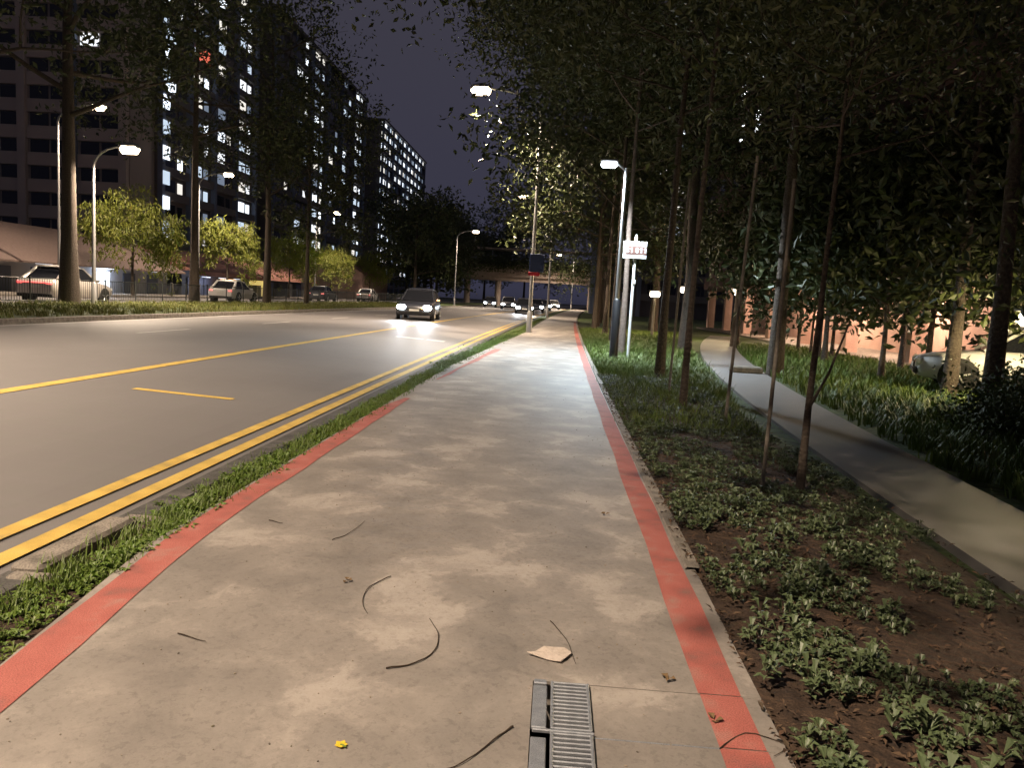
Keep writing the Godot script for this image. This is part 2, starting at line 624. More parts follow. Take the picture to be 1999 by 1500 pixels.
func _ready() -> void:
	rng.seed = 11
	# ---------------- camera, sky, exposure
	var cam := Camera3D.new()
	cam.name = "camera"
	cam.fov = 53.13
	cam.near = 0.05
	cam.far = 4000
	add_child(cam)
	cam.position = Vector3(0, 1.45, 0)
	cam.rotation_degrees = Vector3(-6.339, 2.971, 3.2)
	cam.current = true
	var we := WorldEnvironment.new()
	we.name = "environment"
	var env := Environment.new()
	env.background_mode = Environment.BG_SKY
	var sky := Sky.new()
	var sm := ProceduralSkyMaterial.new()
	sm.sky_top_color = col(0.058, 0.052, 0.060)
	sm.sky_horizon_color = col(0.036, 0.036, 0.062)
	sm.sky_curve = 0.4
	sm.ground_bottom_color = col(0.01, 0.01, 0.012)
	sm.ground_horizon_color = col(0.027, 0.027, 0.045)
	sky.sky_material = sm
	env.sky = sky
	env.tonemap_mode = Environment.TONE_MAPPER_LINEAR
	env.tonemap_exposure = 1.0
	env.ssao_enabled = true
	env.ssil_enabled = true
	env.sdfgi_enabled = true
	we.environment = env
	add_child(we)
	make_materials()
	make_setting()
	make_path_details()
	make_lamps_and_signs()
	make_buildings()
	make_vehicles()
	make_trees()
	make_ground_cover()

func make_materials() -> void:
	M.concrete = textured([[0.0, col(0.19, 0.172, 0.155)], [0.35, col(0.24, 0.217, 0.195)], [0.5, col(0.275, 0.248, 0.222)], [0.64, col(0.32, 0.287, 0.257)], [0.78, col(0.39, 0.35, 0.315)], [1.0, col(0.45, 0.41, 0.37)]], 0.013, 0.17, 0.03, 0.9, 0.74, 0.7, 0.3, 3)
	M.concrete.roughness = 0.62
	M.concrete.albedo_texture = noise_tex(0.007, 7, 3, [[0.0, col(0.18, 0.163, 0.147)], [0.3, col(0.235, 0.212, 0.191)], [0.5, col(0.275, 0.248, 0.222)], [0.6, col(0.315, 0.282, 0.252)], [0.7, col(0.39, 0.35, 0.312)], [1.0, col(0.46, 0.42, 0.38)]], 1024, 60.0)
	M.concrete.uv1_scale = Vector3.ONE * 0.16
	M.concrete.detail_albedo = noise_tex(0.05, 5, 10, [[0.2, col(0.72, 0.72, 0.72)], [0.5, col(1, 1, 1)], [0.8, col(0.86, 0.86, 0.86)]], 512, 30.0)
	M.asphalt = textured([[0.0, col(0.19, 0.178, 0.174)], [0.5, col(0.215, 0.202, 0.197)], [1.0, col(0.24, 0.226, 0.22)]], 0.008, 0.05, 0.3, 2.2, 0.55, 0.6, 0.3, 21)
	M.kerb = textured([[0.0, col(0.12, 0.11, 0.09)], [0.5, col(0.25, 0.22, 0.185)], [1.0, col(0.36, 0.32, 0.27)]], 0.02, 0.5, 0.06, 2.0, 0.55, 0.8, 0.4, 41)
	M.gutter = textured([[0.0, col(0.05, 0.048, 0.045)], [0.6, col(0.10, 0.095, 0.088)], [1.0, col(0.2, 0.185, 0.165)]], 0.02, 0.5, 0.06, 2.0, 0.55, 0.7, 0.4, 47)
	M.soil = textured([[0.0, col(0.028, 0.016, 0.010)], [0.5, col(0.055, 0.033, 0.020)], [1.0, col(0.10, 0.06, 0.036)]], 0.02, 0.6, 0.08, 3.0, 0.45, 0.9, 2.0, 51)
	M.lawn = textured([[0.0, col(0.030, 0.035, 0.012)], [0.5, col(0.055, 0.085, 0.018)], [1.0, col(0.09, 0.13, 0.03)]], 0.02, 0.3, 0.12, 2.5, 0.4, 0.9, 2.0, 61)
	M.ground = mat(0.05, 0.055, 0.03, 0.95)
	M.red = textured([[0.0, col(0.24, 0.15, 0.12)], [0.22, col(0.34, 0.12, 0.10)], [0.4, col(0.42, 0.125, 0.102)], [0.65, col(0.46, 0.145, 0.118)], [0.85, col(0.44, 0.2, 0.165)], [1.0, col(0.36, 0.27, 0.23)]], 0.012, 0.5, 0.1, 2.6, 0.6, 0.75, 0.2, 71)
	M.yellow = textured([[0.0, col(0.40, 0.30, 0.12)], [0.25, col(0.62, 0.42, 0.10)], [0.7, col(0.78, 0.54, 0.13)], [1.0, col(0.70, 0.54, 0.2)]], 0.015, 0.35, 0.15, 3.0, 0.5, 0.6, 0.2, 81)
	M.white_line = textured([[0.0, col(0.55, 0.53, 0.50)], [1.0, col(0.78, 0.76, 0.72)]], 0.02, 0.5, 0.1, 3.0, 0.6, 0.6, 0.2, 91)
	M.steel = textured([[0.0, col(0.24, 0.26, 0.29)], [1.0, col(0.38, 0.40, 0.44)]], 0.03, 1.0, 0.1, 4.0, 0.6, 0.42, 0.1, 101)
	M.steel.metallic = 0.35
	M.drain_dark = mat(0.012, 0.010, 0.009, 0.9)
	M.paper = textured([[0.0, col(0.5, 0.42, 0.36)], [1.0, col(0.66, 0.58, 0.51)]], 0.03, 2.0, 0.1, 6.0, 0.8, 0.85, 0.3, 111)
	M.twig = mat(0.045, 0.030, 0.018, 0.9)
	M.dry_leaf = mat(0.16, 0.10, 0.045, 0.8)
	M.flower = mat(0.75, 0.52, 0.03, 0.7)
	M.galvanised = mat(0.36, 0.36, 0.36, 0.45, 0.5)
	M.lamp_body = mat(0.25, 0.25, 0.26, 0.5, 0.3)
	M.lens = mat(0.6, 0.6, 0.6, 0.2)
	M.lens_warm = glow(1.0, 0.78, 0.5, 14.0)
	M.lens_cool = glow(0.82, 0.92, 1.0, 16.0)
	M.lens_garden = glow(1.0, 0.88, 0.68, 6.0)
	M.tube = glow(1.0, 0.86, 0.74, 4.0)
	M.black_paint = mat(0.012, 0.012, 0.014, 0.45)
	M.white_paint = mat(0.62, 0.64, 0.66, 0.45)
	M.sign_brown = mat(0.11, 0.055, 0.045, 0.5)
	M.sign_blue = mat(0.02, 0.035, 0.10, 0.5)
	M.sign_red = mat(0.55, 0.02, 0.04, 0.5)
	M.pink_wall = textured([[0.0, col(0.42, 0.27, 0.22)], [1.0, col(0.56, 0.38, 0.31)]], 0.01, 0.2, 0.05, 1.0, 0.75, 0.8, 0.0, 121)
	M.block_wall = mat(0.13, 0.12, 0.12, 0.85)
	M.beige_wall = mat(0.34, 0.29, 0.26, 0.85)
	M.beige_band = mat(0.52, 0.43, 0.38, 0.85)
	M.block_band = mat(0.17, 0.16, 0.16, 0.85)
	M.block_fin = mat(0.16, 0.19, 0.26, 0.85)
	M.brown_wall = mat(0.17, 0.10, 0.085, 0.85)
	M.roof_tile = textured([[0.0, col(0.12, 0.085, 0.075)], [1.0, col(0.22, 0.155, 0.135)]], 0.02, 0.4, 0.05, 1.5, 0.7, 0.8, 0.5, 131)
	M.roof_red = textured([[0.0, col(0.26, 0.12, 0.095)], [1.0, col(0.38, 0.19, 0.15)]], 0.02, 0.4, 0.05, 1.5, 0.7, 0.8, 0.5, 135)
	M.shop_wall = mat(0.30, 0.29, 0.31, 0.8)
	M.shop_dark = mat(0.06, 0.065, 0.09, 0.7)
	M.shop_blue = mat(0.10, 0.13, 0.26, 0.7)
	M.dark_glass = mat(0.02, 0.022, 0.03, 0.12)
	var wc := [[0.92, 0.96, 1.0, 1.3], [0.70, 0.84, 1.0, 0.9], [0.82, 0.90, 1.0, 2.0], [1.0, 0.95, 0.86, 1.0], [0.55, 0.68, 0.9, 0.3]]
	for i in 5:
		M["window_%d" % i] = glow(wc[i][0], wc[i][1], wc[i][2], wc[i][3])
		M["window_%d" % i].albedo_color = col(0.1, 0.1, 0.1)
	M.window_bright = glow(0.9, 0.94, 1.0, 5.0)
	M.window_red = glow(1.0, 0.16, 0.08, 0.9)
	M.panel_white = glow(0.80, 0.88, 1.0, 1.1)
	M.panel_cyan = glow(0.62, 0.92, 1.0, 1.0)
	M.sign_orange = glow(1.0, 0.42, 0.06, 0.7)
	M.sign_yellow = glow(1.0, 0.72, 0.18, 0.6)
	M.sign_violet = glow(0.45, 0.45, 1.0, 0.7)
	M.silver = mat(0.52, 0.48, 0.44, 0.3, 0.25)
	M.silver.clearcoat_enabled = true
	M.silver.clearcoat = 0.8
	M.car_white = mat(0.62, 0.61, 0.59, 0.3)
	M.car_white.clearcoat_enabled = true
	M.car_white.clearcoat = 0.8
	M.car_dark = mat(0.025, 0.028, 0.04, 0.25, 0.3)
	M.car_dark.clearcoat_enabled = true
	M.car_dark.clearcoat = 1.0
	M.car_red = mat(0.25, 0.02, 0.02, 0.3)
	M.car_glass = mat(0.012, 0.013, 0.016, 0.08)
	M.black_plastic = mat(0.015, 0.015, 0.016, 0.6)
	M.tyre = mat(0.012, 0.012, 0.012, 0.85)
	M.chrome = mat(0.55, 0.55, 0.56, 0.3, 0.9)
	M.plate = mat(0.6, 0.6, 0.55, 0.5)
	M.headlight_on = glow(0.85, 0.93, 1.0, 24.0)
	M.tail_on = glow(1.0, 0.07, 0.07, 1.6)
	M.indicator = glow(1.0, 0.42, 0.03, 3.0)
	M.tail_off = mat(0.3, 0.01, 0.01, 0.3)
	M.bark = textured([[0.0, col(0.045, 0.030, 0.022)], [0.5, col(0.085, 0.066, 0.05)], [1.0, col(0.15, 0.12, 0.092)]], 0.03, 0.8, 0.08, 3.0, 0.5, 0.9, 2.0, 141)
	M.pale_bark = textured([[0.0, col(0.10, 0.075, 0.06)], [1.0, col(0.28, 0.21, 0.17)]], 0.03, 0.8, 0.08, 3.0, 0.5, 0.9, 2.0, 151)
	M.stake = textured([[0.0, col(0.12, 0.105, 0.085)], [1.0, col(0.24, 0.21, 0.17)]], 0.03, 1.0, 0.08, 4.0, 0.7, 0.8, 0.5, 161)
	M.broad = leaf_mat(0.044, 0.058, 0.014)
	M.broad_mesh = leaf_clumps(20, 0.62, 0.17, 0.085, 0.35, 1)
	M.airy = M.broad
	M.airy_mesh = leaf_clumps(11, 0.72, 0.27, 0.13, 0.35, 5)
	M.fine = M.broad
	M.fine_mesh = leaf_clumps(22, 0.5, 0.12, 0.05, 0.3, 2)
	M.weep = leaf_mat(0.17, 0.19, 0.03, 0.55, true)
	M.weep_mesh = leaf_clumps(14, 0.4, 0.3, 0.09, 1.6, 3)
	M.far = M.broad
	M.far_mesh = leaf_clumps(13, 1.3, 0.6, 0.3, 0.3, 4)
	M.cover = leaf_mat(0.095, 0.13, 0.06, 0.45)
	M.weed = leaf_mat(0.13, 0.21, 0.03, 0.5, true)
	M.shrub = leaf_mat(0.05, 0.075, 0.015, 0.6)
	M.median_blade = leaf_mat(0.15, 0.165, 0.03, 0.6)
	M.blade = leaf_mat(0.11, 0.165, 0.025, 0.55)
	M.railing = mat(0.035, 0.04, 0.038, 0.5)
	M.bridge = textured([[0.0, col(0.28, 0.22, 0.19)], [1.0, col(0.40, 0.33, 0.29)]], 0.02, 0.1, 0.05, 0.5, 0.7, 0.85, 0.0, 171)

func make_setting() -> void:
	var st := tool()
	st.set_smooth_group(-1)
	quad(st, Vector3(-260, -0.62, 40), Vector3(-260, -0.62, -620), Vector3(200, -0.62, -620), Vector3(200, -0.62, 40))
	struct("ground", done(st), M.ground, "dark open ground reaching to the horizon", "ground")
	# carriageway, cambered
	var sec := []
	for i in 17:
		var x := -2.62 - 12.7 * i / 16.0
		sec.append([x, road_y(x)])
	struct("road", sweep(sec, 20, -320), M.asphalt, "grey cambered asphalt carriageway beside the red edged footpath", "road")
	struct("gutter", sweep([[-2.60, -0.116], [-2.80, -0.106]], 20, -320), M.gutter, "dark stained gutter channel along the grassy kerb", "gutter")
	struct("kerb", sweep([[-2.42, -0.06], [-2.44, -0.015], [-2.60, -0.012], [-2.62, -0.03], [-2.625, -0.2]], -4.42, -320, 3.0), M.gutter, "low dark concrete kerb between roadside weeds and double yellow lines", "kerb")
	struct("kerb", sweep([[-2.42, -0.06], [-2.44, -0.015], [-2.60, -0.012], [-2.62, -0.03], [-2.625, -0.2]], 10, -3.5, 3.0), M.gutter, "low dark concrete kerb running past the drain inlet slab", "kerb")
	# concrete drain inlet set in the kerb
	var inlet := thing("drain_inlet", "pale concrete drain inlet slab set into the roadside kerb", "drain inlet", Vector3(-2.5, 0, -3.95))
	put("slab", soft_box(Vector3(0.17, 0.09, 0.86), 0.02), M.kerb, inlet, Vector3(-0.03, -0.03, 0))
	put("slab", soft_box(Vector3(0.26, 0.07, 0.10), 0.02), M.kerb, inlet, Vector3(0.07, -0.035, -0.50))
	put("slab", soft_box(Vector3(0.24, 0.07, 0.10), 0.02), M.kerb, inlet, Vector3(0.06, -0.035, 0.50))
	put("opening", soft_box(Vector3(0.02, 0.05, 0.7), 0.004), M.drain_dark, inlet, Vector3(-0.118, -0.05, 0))
	# painted lines
	for a in [[-3.17, -3.06, "outer yellow line of the double yellow lines"], [-2.93, -2.82, "inner yellow line beside the kerb gutter"]]:
		struct("yellow_line", paint_strip(a[0], a[1], 12, -300), M.yellow, a[2], "road marking")
	struct("yellow_line", paint_strip(-6.33, -6.14, 12, -300), M.yellow, "broad single yellow line between the traffic lanes", "road marking")
	struct("yellow_dash", paint_strip(-5.28, -4.0, -9.30, -9.44), M.yellow, "short yellow bar painted across the near lane", "road marking")
	st = tool()
	struct("white_dash", paint_strip(-5.15, -3.6, -24.0, -24.45), M.white_line, "short white bar painted across the near lane", "road marking")
	for i in 22:
		var z := -18.6 - i * 8.0
		var o := put("lane_dash", paint_strip(-10.50, -10.38, z, z - 2.7), M.white_line, self)
		o.set_meta("kind", "structure")
		tag(o, "white broken lane line dash on the far lanes", "road marking", "white lane dashes")
	struct("white_line", paint_strip(-14.98, -14.82, 12, -300), M.white_line, "solid white edge line beside the grassy median", "road marking")
	# median, opposite carriageway, far pavement
	struct("median_kerb", sweep([[-15.3, -0.1], [-15.31, 0.1], [-15.45, 0.11], [-15.47, 0.06]], 20, -300), M.kerb, "worn concrete kerb of the grassy median", "kerb")
	struct("median_grass", sweep([[-15.46, 0.07], [-17.5, 0.18], [-21.2, 0.2], [-21.4, 0.14]], 20, -300), M.lawn, "grass covered median strip under the roadside trees", "grass strip")
	struct("opposite_road", sweep([[-21.4, 0.1], [-25.0, 0.15], [-29.2, 0.1]], 20, -300), M.asphalt, "asphalt of the opposite carriageway behind the railing", "road")
	struct("far_pavement", sweep([[-29.2, 0.0], [-29.21, 0.2], [-33.2, 0.2], [-33.3, -0.6]], 20, -300), M.kerb, "pale pavement before the low shop roofs", "pavement")
	# footpath
	var left_of := func(z: float) -> float:
		var l := -2.16
		if z > -4.0:
			l = lerpf(-2.16, -1.86, clampf((z + 4.0) / 2.2, 0, 1))
		return l + 0.62 * clampf((-z - 16.0) / 18.0, 0, 1)
	var zs := [-2.809, -3.4, -4.0]
	for i in 82:
		zs.append(-6.0 - i * 2.0)
	var rows := []
	for z in zs:
		rows.append([z, left_of.call(z) + bend(z), 0.86 + bend(z)])
	var fp := struct("footpath", ribbon(rows, 0.0, 0.2), M.concrete, "wide mottled concrete footpath with red painted edges", "footpath")
	# beside the drain the slab leaves a trench open
	put("slab", ribbon([[6.0, -1.86, -0.002], [-1.8, -1.86, -0.002], [-2.809, left_of.call(-2.809), -0.002]], 0.0, 0.6), M.concrete, fp)
	for k in 5:
		var z0 := -2.803 + 0.345 * k + (0.01 if k else 0.0)
		var z1 := -2.803 + 0.345 * (k + 1) + 0.004 if k < 4 else 6.0
		put("cover_slab", ribbon([[z1, 0.214, 0.86], [z0, 0.214, 0.86]], 0.0, 0.6), M.concrete, fp)
	put("slab_bed", box(Vector3(0.214, -0.2, -2.809), Vector3(0.86, -0.06, -1.0)), M.gutter, fp)
	put("edging", sweep([[0.80, 0.003], [0.81, 0.018], [0.885, 0.016], [0.90, -0.02], [0.90, -0.2]], -4.2, -120, 3.0), M.kerb, fp)
	# roadside verge soil
	struct("verge", sweep([[-1.75, -0.05], [-2.3, -0.02], [-2.43, -0.05]], 10, -16), M.soil, "narrow weedy soil strip between footpath and kerb", "verge")
	struct("verge", sweep([[-1.40, -0.055], [-1.9, -0.02], [-2.43, -0.05]], -16, -170), M.lawn, "grassy strip between footpath and kerb by the lamp pole", "verge")
	# right side
	st = tool()
	st.set_smooth_group(-1)
	var xs := [0.82, 1.6, 2.6, 4.0, 6.0, 9.0, 14.0, 30.0, 70.0]
	var g := RandomNumberGenerator.new()
	g.seed = 5
	var nz := FastNoiseLite.new()
	nz.seed = 4
	nz.frequency = 0.12
	var lawn_y := func(x: float, z: float) -> float:
		return -0.05 + (nz.get_noise_2d(x * 2.0, z) * 0.09 if x > 0.9 else 0.0) - 0.05
	for i in 60:
		var za := 8.0 - i * 3.0
		var zb := za - 3.0
		for j in xs.size() - 1:
			quad(st, Vector3(xs[j] + bend(za), lawn_y.call(xs[j], za), za), Vector3(xs[j] + bend(zb), lawn_y.call(xs[j], zb), zb), Vector3(xs[j + 1] + bend(zb), lawn_y.call(xs[j + 1], zb), zb), Vector3(xs[j + 1] + bend(za), lawn_y.call(xs[j + 1], za), za))
	struct("lawn", done(st), M.lawn, "dim green lawn under the trees beside the footpath", "lawn")
	struct("planting_bed", sweep([[0.83, -0.03], [0.98, -0.012], [1.6, 0.01], [2.3, 0.0], [2.65, -0.08]], 6, -12.4, 1.0), M.soil, "dark brown soil bed with sparse ground cover", "planting bed")
	# narrow park path curving away
	var prow := []
	for i in 40:
		var z := 2.0 - i * 1.2
		var f := clampf(-z / 20.0, 0, 3)
		prow.append([z, 2.62 + 1.1 * f * f + 0.35 * f, 3.55 + 1.05 * f * f + 0.75 * f])
	struct("park_path", ribbon(prow, -0.045, 0.15), M.asphalt, "narrow dim grey park path curving behind the saplings", "path")
	# far hill of trees is built as trees; far footings
	struct("void_deck_floor", box(Vector3(11.2, -0.3, -62), Vector3(20, 0.02, -8)), M.kerb, "concrete floor of the open deck under the block", "floor")

func make_path_details() -> void:
	# painted red edge lines
	var rr := []
	for i in 60:
		var z := -2.809 - i * 0.9
		rr.append([z, 0.625 + bend(z) + 0.008 * sin(z * 2.3), 0.79 + bend(z) + 0.007 * sin(z * 3.1)])
	var rd := struct("red_line", ribbon(rr, 0.0035), M.red, "red painted edge line beside the planting bed", "path marking")
	for k in 4:
		var z0 := -2.803 + 0.345 * k + (0.01 if k else 0.0)
		var z1 := -2.803 + 0.345 * (k + 1) + 0.004
		put("segment", ribbon([[z0, 0.63, 0.79], [z1, 0.632, 0.788]], 0.0035), M.red, rd)
	var rl := []
	for i in 22:
		var z := -1.0 - i * 0.45
		var x := lerpf(-1.94, -1.64, clampf((z + 4.3) / 3.0, 0, 1))
		var w := 0.185 if z > -9.6 else 0.185 * clampf((z + 11.0) / 1.4, 0.25, 1)
		rl.append([z, x - w + 0.006 * sin(z * 5), x + 0.008 * sin(z * 4)])
	struct("red_line", ribbon(rl, 0.0035), M.red, "red painted edge line beside the roadside weeds", "path marking")
	var worn := []
	for i in 9:
		var z := -13.0 - i * 1.1
		worn.append([z, -2.02 + 0.03 * i + bend(z), -1.98 + 0.05 * i + bend(z) + 0.03 * sin(i * 2.0)])
	struct("red_line", ribbon(worn, 0.005), M.red, "faded overgrown stretch of red edge line", "path marking")
	# drain: steel edge plates, gratings, covers
	var d := thing("drain_cover", "steel drain grating with concrete covers set into the footpath", "drain cover", Vector3(0, 0, -2.8))
	put("channel_bed", box(Vector3(-0.002, -0.62, -0.003), Vector3(0.214, -0.55, 8.0)), M.soil, d)
	var plate := soft_box(Vector3(0.052, 0.014, 0.285), 0.003)
	put("edge_plate", soft_box(Vector3(0.05, 0.014, 0.03), 0.003), M.steel, d, Vector3(0.027, 0.009, 0.02))
	var gap_z := [0.195, 0.54, 0.885, 1.23]
	for z in gap_z:
		put("edge_plate", plate, M.steel, d, Vector3(0.027, 0.009, z))
	var bar := soft_box(Vector3(0.135, 0.014, 0.009), 0.003)
	var side := soft_box(Vector3(0.012, 0.018, 0.325), 0.003)
	for s in 4:
		var fr := Node3D.new()
		fr.name = "grating"
		d.add_child(fr, true)
		fr.position = Vector3(0.138, 0.010, 0.178 + 0.345 * s)
		put("frame", side, M.steel, fr, Vector3(-0.066, 0, 0))
		put("frame", side, M.steel, fr, Vector3(0.066, 0, 0))
		for i in 13:
			put("bar", bar, M.steel, fr, Vector3(0, 0.001, -0.156 + i * 0.026))
		put("rail", soft_box(Vector3(0.21, 0.014, 0.012), 0.003), M.steel, d, Vector3(0.11, 0.012, 0.352 + 0.345 * s))
		put("strip", soft_box(Vector3(0.42, 0.012, 0.004), 0.001), M.steel, d, Vector3(0.425, -0.003, 0.353 + 0.345 * s))
	# crumpled paper / dead leaf scrap
	var st := tool()
	st.set_smooth_group(-1)
	var g := RandomNumberGenerator.new()
	g.seed = 9
	var outline := [Vector2(-0.093, 0.01), Vector2(-0.06, -0.018), Vector2(-0.025, -0.052), Vector2(0.02, -0.06), Vector2(0.06, -0.062), Vector2(0.085, -0.045), Vector2(0.088, -0.015), Vector2(0.066, 0.03), Vector2(0.045, 0.062), Vector2(-0.005, 0.045), Vector2(-0.06, 0.024)]
	var hts := []
	for p in outline:
		hts.append(0.008 + g.randf() * 0.012)
	for i in outline.size():
		var a: Vector2 = outline[i]
		var b: Vector2 = outline[(i + 1) % outline.size()]
		var ha: float = hts[i]
		var hb: float = hts[(i + 1) % outline.size()]
		st.add_vertex(Vector3(0.01, 0.016, -0.005))
		st.add_vertex(Vector3(a.x, ha, a.y))
		st.add_vertex(Vector3(b.x, hb, b.y))
		quad(st, Vector3(a.x, ha - 0.003, a.y), Vector3(b.x, hb - 0.003, b.y), Vector3(b.x, hb, b.y), Vector3(a.x, ha, a.y))
	var pa := put("paper_scrap", done(st), M.paper, self, Vector3(0.06, 0.0, -3.02))
	tag(pa, "torn pale paper scrap lying on the footpath above the drain", "litter")
	# twigs, laid along measured curves
	var tw := [
		[[Vector2(-0.57, -2.80), Vector2(-0.47, -2.86), Vector2(-0.41, -2.98), Vector2(-0.42, -3.14), Vector2(-0.48, -3.28)], 0.006, "curved brown twig with side hairs near the paper scrap"],
		[[Vector2(-0.76, -3.76), Vector2(-0.83, -3.6), Vector2(-0.82, -3.42), Vector2(-0.76, -3.28)], 0.0045, "hook shaped thin twig on bare concrete"],
		[[Vector2(-1.21, -4.26), Vector2(-1.15, -4.4), Vector2(-1.12, -4.66)], 0.0045, "short bent twig farther along the footpath"],
		[[Vector2(-0.06, -2.47), Vector2(-0.1, -2.41), Vector2(-0.19, -2.26), Vector2(-0.25, -2.2)], 0.006, "straight dark twig lying beside the drain grating"],
		[[Vector2(0.06, -3.36), Vector2(0.13, -3.18), Vector2(0.165, -2.96)], 0.004, "thin twig curling past the paper scrap"],
		[[Vector2(-1.69, -4.54), Vector2(-1.59, -4.50)], 0.005, "tiny twig next to the red line by the weeds"],
		[[Vector2(-1.47, -2.95), Vector2(-1.33, -2.9)], 0.005, "thin dark twig touching the red line by the weeds"],
		[[Vector2(0.63, -2.44), Vector2(0.74, -2.55), Vector2(0.86, -2.5), Vector2(0.8, -2.42)], 0.004, "looped twig lying over the red line by the bed"],
	]
	for a in tw:
		var pts := []
		var rad := []
		var n: int = a[0].size()
		var steps := (n - 1) * 4
		for i in steps + 1:
			var f := float(i) / 4.0
			var k := mini(int(f), n - 2)
			var p: Vector2 = a[0][k].cubic_interpolate(a[0][k + 1], a[0][maxi(k - 1, 0)], a[0][mini(k + 2, n - 1)], f - k)
			pts.append(Vector3(p.x, 0.006 + 0.002 * sin(i * 1.7), p.y))
			rad.append(a[1] * 0.62 * (1.0 - 0.6 * float(i) / steps))
		var o := put("twig", rod(pts, rad, 6), M.twig, self)
		tag(o, a[2], "twig", "twigs on the footpath")
	# fallen yellow flower
	var fl := thing("fallen_flower", "small yellow blossom lying on the concrete footpath", "flower", Vector3(-0.60, 0.004, -2.28))
	for i in 5:
		var a := TAU * i / 5
		var s2 := tool()
		var dr := Vector3(cos(a), 0.25, sin(a)) * 0.022
		var w := Vector3(-sin(a), 0, cos(a)) * 0.009
		s2.add_vertex(Vector3(0, 0.003, 0))
		s2.add_vertex(dr * 0.6 + w)
		s2.add_vertex(dr)
		s2.add_vertex(Vector3(0, 0.003, 0))
		s2.add_vertex(dr)
		s2.add_vertex(dr * 0.6 - w)
		put("petal", done(s2), M.flower, fl)
	put("stem", rod([Vector3(0, 0.003, 0), Vector3(0.02, 0.004, 0.012)], [0.004, 0.003], 5), M.weed, fl)
	# dry leaves
	for a in [[-0.96, -3.66, "small dark seed husk on the open footpath"], [0.53, -2.9, "dry curled leaf on the drain cover joint"], [0.65, -2.62, "dark dry leaf at the red line beside the drain"], [0.42, -5.2, "brown leaf lying on the middle of the footpath"]]:
		var m := rosette(3, 0.035, 0.03, 0.01, int(a[0] * 100) + 300)
		tag(put("dry_leaf", m, M.dry_leaf, self, Vector3(a[0], 0.004, a[1])), a[2], "leaf")
	# grit and crumbs on the concrete
	var places := []
	g.seed = 77
	for i in 600:
		var z := -1.8 - pow(g.randf(), 1.6) * 16.0
		places.append(Transform3D(Basis(Vector3.UP, g.randf() * TAU).scaled(Vector3.ONE * g.randf_range(0.3, 1.2)), Vector3(g.randf_range(-1.8, 0.8), 0.002, z)))
	var gr := scatter("grit", soft_box(Vector3(0.009, 0.004, 0.006), 0.0015), leaf_mat(0.30, 0.25, 0.20, 0.8), places, self, g, 0.8)
	gr.set_meta("kind", "stuff")
	tag(gr, "fine grit and plant crumbs scattered on the footpath", "grit")

